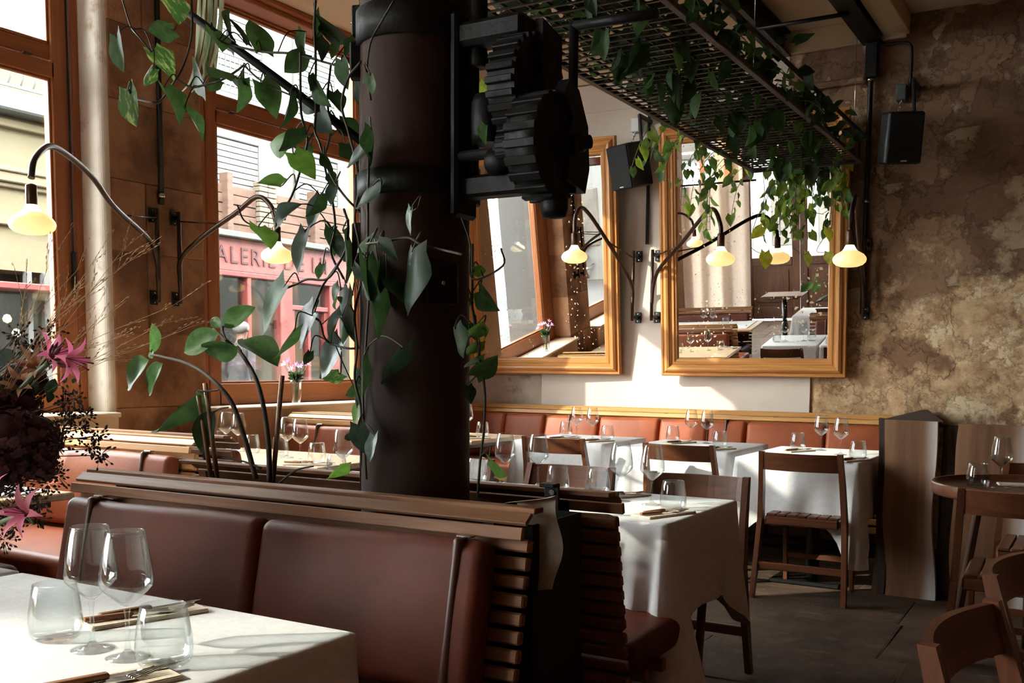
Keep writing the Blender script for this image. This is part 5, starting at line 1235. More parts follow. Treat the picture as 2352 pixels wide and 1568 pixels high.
TSTEMS = [[(-2.134, 2.2, 0.892), (-2.14, 2.2, 1.035), (-2.172, 2.2, 1.176), (-2.232, 2.2, 1.266), (-2.286, 2.2, 1.305), (-2.358, 2.2, 1.352)], [(-2.19, 2.2, 0.902), (-2.238, 2.2, 1.031), (-2.29, 2.2, 1.134), (-2.381, 2.2, 1.206), (-2.476, 2.2, 1.245), (-2.584, 2.2, 1.265), (-2.638, 2.2, 1.272)], [(-2.43, 2.2, 1.162), (-2.401, 2.2, 1.161), (-2.354, 2.2, 1.164), (-2.335, 2.2, 1.169)], [(-2.365, 2.2, 1.099), (-2.337, 2.2, 1.109), (-2.3, 2.2, 1.114)], [(-2.317, 2.2, 1.36), (-2.318, 2.2, 1.345), (-2.304, 2.2, 1.318)], [(-2.259, 2.2, 1.298), (-2.241, 2.2, 1.285)], [(-2.168, 2.2, 0.936), (-2.239, 2.2, 0.952), (-2.331, 2.2, 0.96)], [(-2.099, 2.2, 0.895), (-2.03, 2.2, 0.938), (-1.963, 2.2, 0.954)]]
STAKES = [[(-2.45, 2.22, 1.146), (-2.4, 2.22, 0.88)], [(-2.42, 2.22, 1.185), (-2.373, 2.22, 0.881)], [(-2.098, 2.22, 1.213), (-2.143, 2.22, 0.883)]]
BLADES = [[(-2.476, 2.3, 2.382), (-2.495, 2.3, 2.254), (-2.541, 2.3, 2.141), (-2.598, 2.3, 2.1)], [(-2.457, 2.3, 2.379), (-2.464, 2.3, 2.262), (-2.501, 2.3, 2.176), (-2.542, 2.3, 2.115)], [(-2.499, 2.3, 2.386), (-2.507, 2.3, 2.295), (-2.516, 2.3, 2.217), (-2.533, 2.3, 2.16)], [(-2.467, 2.32, 2.38), (-2.502, 2.32, 2.221), (-2.508, 2.32, 2.155)]]
HYD = [(-2.29, 1.493, 1.143, 0.075), (-2.204, 1.479, 1.073, 0.07), (-2.206, 1.419, 1.066, 0.08), (-2.312, 1.544, 1.195, 0.05), (-2.16, 1.475, 1.014, 0.045), (-2.304, 1.424, 1.114, 0.09), (-2.213, 1.53, 1.059, 0.035), (-2.185, 1.366, 1.001, 0.06), (-2.181, 1.428, 1.016, 0.05)]
LILY = [((-2.158, 1.502, 1.261), (-2.108, 1.511, 1.285)), ((-2.106, 1.509, 1.258), (-2.031, 1.528, 1.242)), ((-2.018, 1.339, 0.918), (-2.008, 1.301, 0.935)), ((-2.074, 1.309, 0.946), (-2.085, 1.282, 0.967))]
LSTEM = [[(-2.148, 1.495, 1.247), (-2.219, 1.482, 1.197), (-2.304, 1.445, 1.092), (-2.387, 1.412, 0.91)], [(-2.046, 1.346, 0.915), (-2.162, 1.367, 0.882), (-2.326, 1.382, 0.835)]]
ROUND = [(-2.308, 1.459, 1.248, -2.264, 1.487, 1.271, 0.04), (-2.276, 1.476, 1.233, -2.255, 1.487, 1.226, 0.021), (-2.193, 1.518, 1.171, -2.177, 1.532, 1.208, 0.025), (-2.159, 1.542, 1.197, -2.16, 1.543, 1.221, 0.013), (-2.218, 1.507, 1.207, -2.218, 1.504, 1.171, 0.015), (-2.138, 1.555, 1.21, -2.141, 1.552, 1.197, 0.01), (-2.301, 1.458, 1.207, -2.273, 1.473, 1.186, 0.031), (-2.184, 1.524, 1.176, -2.189, 1.519, 1.15, 0.017)]
GRASS0 = (-2.321, 1.433, 1.071)
GTIP = [(-2.217, 1.555, 1.49), (-2.233, 1.524, 1.447), (-2.04, 1.52, 1.479), (-2.195, 1.673, 1.516), (-2.052, 1.632, 1.515), (-1.952, 1.539, 1.457), (-1.937, 1.588, 1.5), (-2.181, 1.686, 1.457), (-2.032, 1.551, 1.391), (-1.963, 1.645, 1.446), (-2.087, 1.668, 1.399), (-2.081, 1.736, 1.414), (-1.9, 1.653, 1.384), (-1.897, 1.677, 1.395), (-1.885, 1.69, 1.334), (-1.902, 1.542, 1.339), (-2.049, 1.754, 1.349), (-1.951, 1.511, 1.338), (-2.113, 1.738, 1.284), (-2.029, 1.513, 1.359), (-2.059, 1.503, 1.419), (-2.26, 1.624, 1.39), (-2.34, 1.573, 1.443), (-2.055, 1.519, 1.3), (-2.059, 1.631, 1.313), (-1.969, 1.677, 1.5)]
SEED = [(-2.175, 1.554, 1.144), (-2.064, 1.498, 1.164), (-2.152, 1.59, 1.117), (-2.189, 1.604, 1.083), (-2.101, 1.587, 1.071), (-2.15, 1.605, 1.036), (-2.203, 1.585, 1.11), (-2.121, 1.502, 1.091), (-2.118, 1.605, 1.022), (-2.232, 1.565, 1.323), (-2.231, 1.505, 1.29), (-2.169, 1.432, 1.309), (-2.218, 1.519, 1.28), (-2.248, 1.568, 1.265), (-2.11, 1.487, 1.056), (-2.172, 1.522, 0.978), (-2.234, 1.541, 0.95), (-2.261, 1.455, 0.947), (-2.094, 1.421, 0.931), (-2.23, 1.48, 0.936), (-2.194, 1.41, 0.905), (-2.246, 1.516, 0.866), (-2.259, 1.461, 0.851), (-2.209, 1.406, 0.832)]
VASE = (-2.39, 1.407, 0.879)

# ------------------------------------------------------------------ plants
def leafmat(name, c1, c2, sc=3, rough=0.5, trans=0.4, stretch=(1, 1, 1), lo=.4, hi=.6, coat=0.0):
    m = mat(name, c1, c2, scale=sc, stretch=stretch, rough=rough, rnd=0.12, lo=lo, hi=hi, coat=coat)
    nt = m.node_tree; N = nt.nodes; Lk = nt.links.new
    b = N['Principled BSDF']
    b.inputs['Specular IOR Level'].default_value = 0.2
    tl = N.new('ShaderNodeBsdfTranslucent')
    src = b.inputs['Base Color'].links[0].from_socket
    hs = N.new('ShaderNodeHueSaturation'); hs.inputs['Value'].default_value = 1.5; hs.inputs['Saturation'].default_value = 1.1; hs.inputs['Hue'].default_value = 0.485
    Lk(src, hs.inputs['Color']); Lk(hs.outputs[0], tl.inputs['Color'])
    mx = N.new('ShaderNodeMixShader'); mx.inputs[0].default_value = trans
    Lk(b.outputs[0], mx.inputs[1]); Lk(tl.outputs[0], mx.inputs[2]); Lk(mx.outputs[0], N['Material Output'].inputs['Surface'])
    return m
LM = [leafmat('leaf_dark', (32, 50, 28), (44, 64, 36)), leafmat('leaf_green', (58, 88, 50), (74, 106, 62)), leafmat('leaf_bright', (88, 128, 60), (104, 146, 72)),
      leafmat('leaf_variegated', (66, 104, 56), (156, 176, 112), sc=5, stretch=(1.6, 0.5, 1), lo=.48, hi=.62), leafmat('leaf_glossy', (34, 50, 36), (46, 64, 44), rough=0.4, coat=0.05, trans=0.2),
      leafmat('leaf_silver', (96, 116, 94), (124, 142, 120), rough=0.35)]
M['vine_stem'] = mat('vine_stem', (46, 40, 26), (66, 58, 36), scale=20, rough=0.6)
M['green_stem'] = mat('green_stem', (70, 84, 46), (90, 104, 58), scale=20, rough=0.5)
M['bark_stem'] = mat('woody_stem', (46, 36, 28), (66, 52, 40), scale=30, rough=0.7)
M['bamboo'] = mat('bamboo_stake', (112, 80, 52), (134, 98, 66), scale=8, rough=0.5)
def leaf_data(name, mtl, heart=True, fold=0.18, droop=0.12, curl=0.0, n=9):
    # unit leaf: base at the origin, tip at y = 1, half width 0.5
    prof = []
    for k in range(n + 1):
        t = k / n
        if heart:
            w = 0.5 * (math.sin(math.pi * min(1, t*0.5/0.34))**0.55 if t < 0.34 else (1 - ((t - 0.34)/0.66)**1.5)**0.98) if t > 0 else 0.25
            if t == 0: w = 0.30
        else:
            w = 0.5 * max(0.0, math.sin(math.pi * t**0.85))**0.72
        if k == n: w = 0.004
        prof.append((t, max(w, 0.004)))
    vs = []; fs = []
    S5 = (-1, -0.55, 0, 0.55, 1)
    for t, w in prof:
        for s in S5:
            back = -0.17 * abs(s)**1.2 * max(0, 1 - t/0.26) if heart else 0
            z = fold * w * abs(s) - droop * (t*t) - curl * (w*s)**2 * 2.2 + 0.015*math.sin(t*9 + s*2)
            vs.append((w*s, t + back, z))
    for k in range(n):
        for i in range(4):
            fs.append((k*5 + i, k*5 + i + 1, (k+1)*5 + i + 1, (k+1)*5 + i))
    return MB().add(vs, fs, True).data(name, mtl)
HL = [[leaf_data('leaf', m, True, f, d, c) for (f, d, c) in ((0.18, 0.10, 0), (0.45, 0.22, 0.1), (0.1, 0.2, 0.5))] for m in LM]
EYE = V((0, 0, 1.25))
def put_leaf(me, parent, b, t, w, rr, base=0.8, name='leaf', toward=None):
    # leaf blade from b to t, its width w as seen from the room; thin leaves are turned edge-on
    b = V(b); t = V(t); y = t - b; l = y.length; y.normalize()
    n = (toward if toward is not None else (EYE - b).normalized() + V((rr.uniform(-.15, .15), 0, rr.uniform(-.1, .15))))
    n = (n - y * n.dot(y)).normalized()
    full = l * base
    turn = math.acos(max(0.28, min(1, w / full))) * rr.choice((-1, 1)) if w < full else 0
    sx = max(w / max(math.cos(turn), 0.2), 0.01)
    n = Matrix.Rotation(turn, 3, y) @ n
    x = y.cross(n).normalized()
    o = bpy.data.objects.new(name, me); COL.objects.link(o); o.parent = parent
    loc = b - parent.location
    Mx = Matrix(((x.x*sx, y.x*l, n.x*l, loc.x), (x.y*sx, y.y*l, n.y*l, loc.y), (x.z*sx, y.z*l, n.z*l, loc.z), (0, 0, 0, 1)))
    o.matrix_local = Mx
    return o

rr = random.Random(8)
vi = thing('climbing_pothos', 'climbing vine with heart-shaped leaves on the column and its rods', 'vine', (-1.8, 2.15, 0.86))
allst = []
for st in VSTEMS:
    p = crv(st, 5); allst += p
    MB().tube(p, 0.0034 if len(st) > 5 else 0.0026, 6).build('stem', M['vine_stem'], vi)
mb = MB()
for (bx, by, bz, tx, ty, tz, w, k) in VINE:
    b = V((bx, by, bz)); t = V((tx, ty, tz))
    put_leaf(HL[k][rr.choice((0, 0, 0, 1, 2))], vi, b, t, w, rr)
    near = min(allst, key=lambda q: (q - b).length + max(0, b.z - q.z) * 0.3)
    if (near - b).length < 0.22:
        mid = (near + b) / 2 + V((rr.uniform(-.02, .02), 0, 0.03))
        mb.tube(crv([near, mid, b + (b - t).normalized()*0.004, b + (t-b)*0.05], 4), 0.0019, 5)
tag(mb.build('leaf_stalks', M['vine_stem'], vi), None, kind='stuff')

tp = thing('rubber_plant', 'tall plant with large oval leaves on bare arching stems in the left planter', 'plant', (-2.25, 2.2, 0.82))
for i, st in enumerate(TSTEMS):
    p = crv(st, 6); m_ = len(p)
    r0 = 0.0085 if i < 2 else 0.004
    MB().tube(p, [r0 * (1 - 0.5*j/m_) for j in range(m_)], 8).build('stem', M['bark_stem'], tp)
OL = [leaf_data('leaf', LM[q], False, 0.22, 0.10, 0.0, 10) for q in (0, 1)]
for i, (bx, by, bz, tx, ty, tz, w) in enumerate(TALL):
    put_leaf(OL[0 if i in (8, 9) else 1], tp, (bx, by, bz), (tx, ty, tz), w, rr, 0.55)
for a, b_ in STAKES:
    tag(MB().tube([a, b_], 0.0075, 8).build('bamboo_stake', M['bamboo'], None, b_), ('short left' if a == STAKES[0][0] else 'long left' if a == STAKES[1][0] else 'right-hand') + ' bamboo stake standing in the left planter', 'stake', 'bamboo stakes')
sp = thing('spider_plant', 'long pale striped blades hanging at the top left', 'plant', BLADES[0][0])
M['blade'] = leafmat('pale_blade', (120, 140, 100), (206, 212, 186), sc=6, stretch=(3, 3, 0.2))
for i, st in enumerate(BLADES):
    for q in range(2):
        p = crv([V(s) + V((0.02*q, 0.03*q, 0.01*q)) for s in st], 6); m_ = len(p); vs = []; fs = []
        for j, c in enumerate(p):
            w = 0.010 * math.sin(math.pi * min(0.97, 0.25 + 0.75*j/m_))
            vs += [c + V((-w, 0, 0)), c + V((0, 0.004, 0)), c + V((w, 0, 0))]
        for j in range(m_ - 1): fs += [(3*j, 3*j+1, 3*j+4, 3*j+3), (3*j+1, 3*j+2, 3*j+5, 3*j+4)]
        MB().add(vs, fs, True).build('blade', M['blade'], sp)

# hanging mesh tray with trailing plants
gx0, gx1, gy0, gy1, gz = -2.13, -1.44, 2.55, 6.80, 2.55
M['grid'] = mat('rusty_steel_mesh', (44, 34, 30), (66, 50, 42), scale=20, rough=0.55, metal=0.3)
gr = thing('hanging_mesh_tray', 'long steel mesh tray hung below the ceiling, full of trailing plants', 'plant tray', ((gx0+gx1)/2, 4.7, gz))
for (x, w) in ((gx0, 0.03), (gx1, 0.03)):
    MB().box(x - w/2, x + w/2, gy0, gy1, gz - 0.004, gz + 0.02, 0.003).build('side_bar', M['grid'], gr)
MB().box(gx0, gx1, gy1 - 0.02, gy1, gz - 0.004, gz + 0.02, 0.003).build('end_bar', M['grid'], gr)
MB().box(gx0, gx1, gy0, gy0 + 0.02, gz - 0.004, gz + 0.02, 0.003).build('end_bar', M['grid'], gr)
mw = MB().bar((gx0, 0, 0), (gx1, 0, 0), 0.012, 0.006).data('mesh_wire', M['grid'])
n = int((gy1 - gy0) / 0.066)
for k in range(1, n): inst('mesh_wire', mw, gr, (-gr.location.x, gy0 + (gy1-gy0)*k/n - gr.location.y, 0.0))
ml = MB().bar((0, gy0, 0), (0, gy1, 0), 0.005, 0.010).data('mesh_wire', M['grid'])
for k in range(1, 9): inst('mesh_wire', ml, gr, (gx0 + (gx1-gx0)*k/9 - gr.location.x, -gr.location.y, 0.007))
for x in (gx0, gx1):
    MB().bar((x, gy0, 2.735), (x, gy1 + 0.16, 2.735), 0.014, 0.022, (0, 0, 1), 0.002).build('guard_rail', M['iron'], gr)
    for yy in (gy0, 4.0, 5.4, 6.75): MB().bar((x, yy, gz), (x, yy, 2.735), 0.01, 0.01, (1, 0, 0)).build('rail_post', M['iron'], gr)
for (x, yy) in ((gx1 - 0.02, 6.66), (gx0 + 0.02, 6.66), (gx1 - 0.02, 4.6), (gx0 + 0.02, 4.6)):
    MB().tube([(x, yy, gz), (x, yy, 3.46)], 0.0016, 5).build('hanging_wire', M['steel'], gr)
bpy.data.objects['drape'].data.materials.append(leafmat('beige_curtain', (206, 192, 176), (214, 201, 186), sc=30, rough=0.95, trans=0.18))
rp_ = random.Random(21)
ps = thing('trailing_pothos', 'mass of small-leaved trailing pothos growing on the hanging mesh tray', 'plant', ((gx0+gx1)/2, 4.7, gz + 0.02))
LB = [leafmat('tray_leaf_sunlit', (112, 140, 64), (140, 164, 80), trans=0.5), leafmat('tray_leaf_green', (74, 104, 54), (94, 124, 64), trans=0.5)]  # brighter greens for hanging strands: sunlight and backlight put into the leaf colour
HB = [[leaf_data('leaf', m, True, f, d, c) for (f, d, c) in ((0.18, 0.10, 0), (0.4, 0.25, 0.1))] for m in LB]
GL = [HL[0][0], HL[1][0], HL[2][0], HL[1][1], HL[0][1]]
stm = MB(); leaves = []
def strand(x, y, z, length, out, dens=0.05, size=0.07, cols=(0, 1, 1, 3), wander=0.02):
    p = V((x, y, z)); d = V((out[0], out[1], 0.35)); pts = [p.copy()]
    l = 0
    while l < length:
        d = d * 0.78 + V((rp_.uniform(-wander, wander)*4, rp_.uniform(-wander, wander)*4, -0.34))
        d.normalize(); p = p + d * dens; l += dens; pts.append(p.copy())
        a = rp_.uniform(0, 6.28)
        b = p + V((math.cos(a), math.sin(a), 0.2)) * 0.025
        s = size * rp_.uniform(0.6, 1.2)
        t = b + V((math.cos(a)*0.55, math.sin(a)*0.55, -0.85)).normalized() * s
        leaves.append((b, t, s*0.72, rp_.choice(cols)))
        stm.tube([p, b], 0.0012, 4, False)
    if len(pts) > 1: stm.tube(crv(pts, 2), 0.0022, 5, False)
# strands over the window-side edge, longer towards the far end
for k in range(15):
    y = (5.15 + 1.65 * (k-4) / 10 if k >= 4 else 3.6 + 0.13*k) + rp_.uniform(-.06, .06)
    strand(gx0 + rp_.uniform(-0.02, 0.06), y, gz + 0.03, rp_.uniform(0.14, 0.42) * (1.35 if y > 5.6 else 0.8), (-0.7, 0), cols=(6, 6, 7, 7, 1), size=0.075)
for k in range(7):
    strand(gx0 + 0.1 + 0.5*k/6 + rp_.uniform(-.03, .03), gy1 + rp_.uniform(-.06, 0.02), gz + 0.03, rp_.uniform(0.22, 0.55), (0, 0.5), cols=(6, 6, 7, 1), size=0.08)
for k in range(5):
    strand(gx1 + 0.01, 3.4 + 3.2*k/5 + rp_.uniform(-.1, .1), gz + 0.05, rp_.uniform(0.08, 0.2), (0.5, 0), cols=(0, 0, 1))
# leaves poking down through the mesh
for k in range(70):
    x, y = rp_.uniform(gx0 + .22, gx1 - .03), rp_.uniform(2.9, 6.7)
    b = V((x, y, gz - 0.01)); s = rp_.uniform(0.06, 0.13)
    leaves.append((b, b + V((rp_.uniform(-.4, .4), rp_.uniform(-.4, .4), -1)).normalized()*s, s*0.6, rp_.choice((0, 0, 1))))
# canopy lying on the mesh and behind the guard rail
mass = []
for k in range(1700):
    x, y = rp_.uniform(gx0 + .02, gx1 + .02), rp_.uniform(2.7, 6.75)
    edge = (x - gx0) / (gx1 - gx0)
    b = V((x, y, gz + 0.02 + rp_.random()**1.3 * 0.20)); s = rp_.uniform(0.05, 0.11); a = rp_.uniform(0, 6.28)
    mass.append((b, b + V((math.cos(a), math.sin(a), rp_.uniform(-.5, .5))).normalized()*s, s*0.7, rp_.choice((0, 0, 0, 1))))
# two long tendrils with yellow leaves in front of the right mirror
LY = leaf_data('leaf', leafmat('leaf_yellow', (178, 190, 70), (206, 212, 96)), True, 0.1, 0.06)
TEN = [([(-2.05, 6.72, 2.55), (-2.03, 6.70, 2.35), (-2.08, 6.68, 2.2), (-2.10, 6.66, 2.05), (-2.02, 6.66, 1.99), (-1.99, 6.66, 2.0)], [(-2.0, 6.66, 2.0, -1.985, 6.64, 1.885, 0.085), (-2.03, 6.68, 2.17, -2.10, 6.66, 2.09, 0.075)]),
       ([(-1.62, 6.78, 2.55), (-1.60, 6.74, 2.3), (-1.62, 6.72, 2.12), (-1.68, 6.72, 2.0), (-1.60, 6.70, 1.985)], [(-1.60, 6.70, 1.985, -1.585, 6.68, 1.90, 0.07), (-1.62, 6.72, 2.14, -1.59, 6.70, 2.05, 0.06)])]
for pts, lv in TEN:
    stm.tube(crv(pts, 6), 0.0022, 5, False)
    for q in lv: put_leaf(LY, ps, q[:3], q[3:6], q[6], rp_)
nl = 0
rest = [MB() for _ in LM]
def add_flat(mbx, b, t, w):
    y = (t - b); l = y.length; y.normalize(); n = V((rp_.uniform(-1, 1), rp_.uniform(-1, 1), rp_.uniform(-.3, 1)))
    n = (n - y*n.dot(y)).normalized(); x = y.cross(n) * w * 0.5
    q = [b, b + y*l*0.3 + x + n*l*0.06, b + y*l*0.65 + x*0.75, t, b + y*l*0.65 - x*0.75, b + y*l*0.3 - x + n*l*0.06, b + y*l*0.55 - n*l*0.03]
    mbx.add(q, [(0, 1, 6), (1, 2, 6), (2, 3, 6), (3, 4, 6), (4, 5, 6), (5, 0, 6)], True)
for (b, t, w, k) in leaves:
    if nl < 285:
        put_leaf(HB[k - 6][rp_.choice((0, 1))] if k >= 6 else HL[k][rp_.choice((0, 1))], ps, b, t, w, rp_, toward=V((rp_.uniform(-.6, .9), rp_.uniform(-1.2, .4), rp_.uniform(0, .8)))); nl += 1
    else: add_flat(rest[k if k < 6 else 2], b, t, w)
for (b, t, w, k) in mass: add_flat(rest[k], b, t, w)
for k, r_ in enumerate(rest):
    if r_.v: tag(r_.build('leaf_mass', LM[k], ps), None, kind='stuff')
tag(stm.build('stems', M['green_stem'], ps), None, kind='stuff')
# single tall shoots above the guard rail
for (b, t) in (((-1.44, 5.2, 2.86), (-1.36, 5.25, 2.92)), ((-1.40, 5.3, 2.74), (-1.37, 5.28, 2.64))):
    put_leaf(HL[0][0], ps, b, t, 0.05, rp_)

# sill vase with small pink flowers
M['petal'] = leafmat('pink_petal', (206, 110, 132), (226, 146, 162), sc=4, rough=0.5, trans=0.4)
M['petal_pale'] = leafmat('mauve_petal', (206, 150, 196), (226, 180, 214), sc=4, rough=0.5, trans=0.4)
M['bud'] = mat('dark_bud', (92, 34, 48), (120, 48, 62), scale=10, rough=0.5)
def flower(parent, c, d, size, mtl, np_=6, name='flower', recurve=0.5, centre=None):
    c = V(c); d = V(d).normalized(); x = d.cross(V((0, 0, 1)))
    x = x.normalized() if x.length > 0.01 else V((1, 0, 0)); y = d.cross(x)
    root = bpy.data.objects.new(name, None)
    COL.objects.link(root); root.parent = parent; root.location = c - parent.location
    for k in range(np_):
        a = 2*math.pi*k/np_ + rr.uniform(-.2, .2)
        o = x*math.cos(a) + y*math.sin(a); s = x*-math.sin(a) + y*math.cos(a)
        vs = []; fs = []
        for j in range(7):
            t = j/6
            p = d*size*(0.75*t - recurve*t**3) + o*size*(0.10 + 0.75*t**1.6)
            w = size*0.13*math.sin(math.pi*min(0.98, 0.15 + 0.85*t))
            vs += [p - s*w, p + d*(-w*0.3), p + s*w]
        for j in range(6): fs += [(3*j, 3*j+1, 3*j+4, 3*j+3), (3*j+1, 3*j+2, 3*j+5, 3*j+4)]
        q = MB().add(vs, fs, True).data('petal', mtl)
        inst('petal', q, root, (0, 0, 0))
    if centre: 
        m = MB()
        for k in range(4):
            o = (x*math.cos(k*1.6) + y*math.sin(k*1.6))*size*0.12
            m.tube([V((0,0,0)), d*size*0.6 + o, d*size*0.9 + o*1.6], [size*.012, size*.01, size*.03], 5)
        m.build('stamens', centre, root) if False else inst('stamens', m.data('stamens', centre), root, (0, 0, 0))
    return root
sv = thing('flower_vase', 'small clear glass vase of mauve flowers on the window sill', 'vase', (-4.84, 5.255, 0.967))
MB().lathe([(0.001, 0.0), (0.026, 0.0), (0.032, 0.03), (0.038, 0.08), (0.040, 0.15), (0.042, 0.17), (0.038, 0.168), (0.036, 0.08), (0.03, 0.03), (0.024, 0.006), (0.001, 0.005)], 24, (-4.84, 5.255, 0.968)).build('vase', M['glass'], sv)
m = MB()
for k in range(9):
    a = k*0.7; tip = V((-4.84 + 0.07*math.cos(a), 5.255 + 0.09*math.sin(a), 1.20 + 0.06*rr.random()))
    m.tube([(-4.84 + 0.012*math.cos(a+2), 5.255 + 0.012*math.sin(a+2), 0.98), (-4.84 + 0.02*math.cos(a), 5.255 + .02*math.sin(a), 1.12), tip], 0.002, 5)
    flower(sv, tip, (math.cos(a), math.sin(a), 0.8), 0.034, M['petal_pale'], 6, recurve=0.2)
    for q in range(3):
        b = V((-4.84, 5.255, 1.12 + 0.02*q)); put_leaf(OL[0], sv, b, b + V((math.cos(a+q)*0.05, math.sin(a+q)*0.06, 0.03)), 0.02, rr, 0.5)
tag(m.build('stems', M['green_stem'], sv), None, kind='stuff')

# large bouquet at the left edge
bq = thing('flower_bouquet', 'large bouquet of dark hydrangeas, pink lilies and dry grasses at the left edge', 'bouquet', (-2.50, 1.30, 0.7525))
M['ceramic'] = mat('cream_ceramic', (206, 192, 166), (214, 200, 176), scale=4, rough=0.4)
MB().lathe([(0.001, 0), (0.06, 0), (0.085, 0.06), (0.085, 0.15), (0.06, 0.21), (0.068, 0.235), (0.06, 0.232), (0.054, 0.21), (0.08, 0.15), (0.08, 0.06), (0.05, 0.01), (0.001, 0.008)], 28, (-2.50, 1.30, 0.7525)).build('vase', M['ceramic'], bq)
M['hydrangea'] = leafmat('dark_hydrangea', (58, 36, 38), (96, 62, 60), sc=8, rough=0.7, trans=0.15)
vm = V((-2.50, 1.30, 0.96))
for (x, y, z, r) in HYD:
    m = MB(); c = V((x, y, z))
    for k in range(int(2600*r)):
        u = rr.uniform(-1, 1); a = rr.uniform(0, 6.28); s = math.sqrt(1-u*u); d = V((s*math.cos(a), s*math.sin(a), u))
        p = c + d * r * rr.uniform(0.75, 1.05); x_ = d.cross(V((0.3, 0.2, 1))).normalized(); y_ = d.cross(x_); e = 0.011
        for q in range(4):
            b = q*math.pi/2 + k
            o = x_*math.cos(b) + y_*math.sin(b); t = x_*-math.sin(b) + y_*math.cos(b)
            m.add([p, p + o*e*0.6 + t*e*0.5 + d*.003, p + o*e + d*0.002, p + o*e*0.6 - t*e*0.5 + d*.003], [(0, 1, 2, 3)], True)
    m.lathe([(0.001, -r*.8), (r*0.55, -r*.55), (r*0.78, 0), (r*0.55, r*.55), (0.001, r*.8)], 12, c)
    tag(m.build('hydrangea_head', M['hydrangea'], bq), None, kind='stuff')
    MB().tube(crv([vm, (vm + c)/2 + V((0, 0, 0.03)), c], 5), 0.005, 6).build('stem', M['bark_stem'], bq)
for c, t in LILY: flower(bq, c, V(t) - V(c), 0.075, M['petal'], 6, 'lily_flower', 0.45, M['bud'])
m = MB()
for st in LSTEM: m.tube(crv(st + [tuple(vm)], 6), 0.006, 8)
for c, t in LILY:
    d = V(t) - V(c); m.tube([V(c) - d*0.05, V(c) - d.normalized()*0.03 + V((-.01, 0, -.015)), V(LSTEM[0][0] if c[2] > 1.1 else LSTEM[1][0])], 0.003, 6)
m.build('flower_stem', M['green_stem'], bq)
for (dx, dz) in ((0.0, 0.05), (0.018, 0.055), (-0.045, 0.06), (0.035, 0.05), (0.06, -0.012)):
    b = V(LSTEM[0][0]); p = b + V((dx*0.8, 0.01, dz*0.7))
    MB().tube([b, b + (p-b)*0.45, b + (p-b)*0.8, p + (p-b)*0.25], [0.002, 0.004, 0.006, 0.001], 7).build('lily_bud', M['bud'], bq)
EL = leaf_data('leaf', leafmat('eucalyptus_leaf', (44, 58, 46), (62, 76, 60), rough=0.5), False, 0.05, 0.05, 0)
M['peach'] = leafmat('peach_petal', (150, 112, 88), (190, 150, 120), sc=6, rough=0.7, trans=0.3)
for c in ((-2.215, 1.51, 1.235), (-2.245, 1.49, 1.19)):
    flower(bq, c, (0.5, -0.8, 0.5), 0.06, M['peach'], 7, 'rose_flower', 0.1); flower(bq, c, (0.5, -0.8, 0.5), 0.042, M['peach'], 6, 'rose_flower', 0.0)
for q in ROUND: put_leaf(EL, bq, q[:3], q[3:6], q[6], rr, 0.9)
M['straw'] = mat('dry_grass', (196, 156, 108), (226, 192, 146), scale=10, rough=0.8)
M['dryseed'] = mat('dry_seed_head', (58, 42, 36), (86, 62, 52), scale=20, rough=0.9)
g0 = V(GRASS0); m = MB()
for t in GTIP[::2] + GTIP[3:9:2]:
    t = V(t); mid = (g0 + t)/2 + V((rr.uniform(-.03, .03), rr.uniform(-.03, .03), rr.uniform(0, .05)))
    p = crv([g0, mid, t], 8); m.tube(p, [0.0007]*(len(p)-1) + [0.0003], 3, False)
    for q in range(5):
        b = p[rr.randrange(len(p)//2, len(p))]; d = ((t - g0).normalized() + V((rr.uniform(-.6, .6), rr.uniform(-.5, .5), rr.uniform(-.4, .5)))).normalized()
        e = b + d * rr.uniform(0.04, 0.11); m.tube([b, e], 0.0005, 3, False)
        for s in range(5):
            c = b + (e - b)*(0.3 + 0.16*s) + V((rr.uniform(-.004, .004), rr.uniform(-.004, .004), rr.uniform(-.004, .004)))
            m.tube([c, c + d*0.004, c + d*0.009], [0.0004, 0.0012, 0.0003], 4, False)
tag(m.build('grass_spray', M['straw'], bq), None, kind='stuff')
m = MB()
for t in SEED:
    t = V(t); p = crv([vm, (vm + t)/2 + V((0, 0, .02)), t], 5); m.tube(p, 0.0012, 4, False)
    for q in range(34):
        d = V((rr.gauss(0, 1), rr.gauss(0, 1), rr.gauss(0, 1))).normalized(); c = t + d*rr.uniform(0.01, 0.04)
        m.tube([t + (c - t)*.3, c], 0.0006, 3, False)
        m.tube([c - d*0.004, c, c + d*0.005], [0.001, 0.0032, 0.0006], 5, False)
tag(m.build('seed_spray', M['dryseed'], bq), None, kind='stuff')
for k in range(12):
    a = rr.uniform(0, 6.28); b = vm + V((0.05*math.cos(a), 0.05*math.sin(a), 0)); t = b + V((math.cos(a)*0.16, math.sin(a)*0.14, rr.uniform(-.02, .14)))
    put_leaf(OL[0], bq, b, t, 0.05, rr, 0.5)

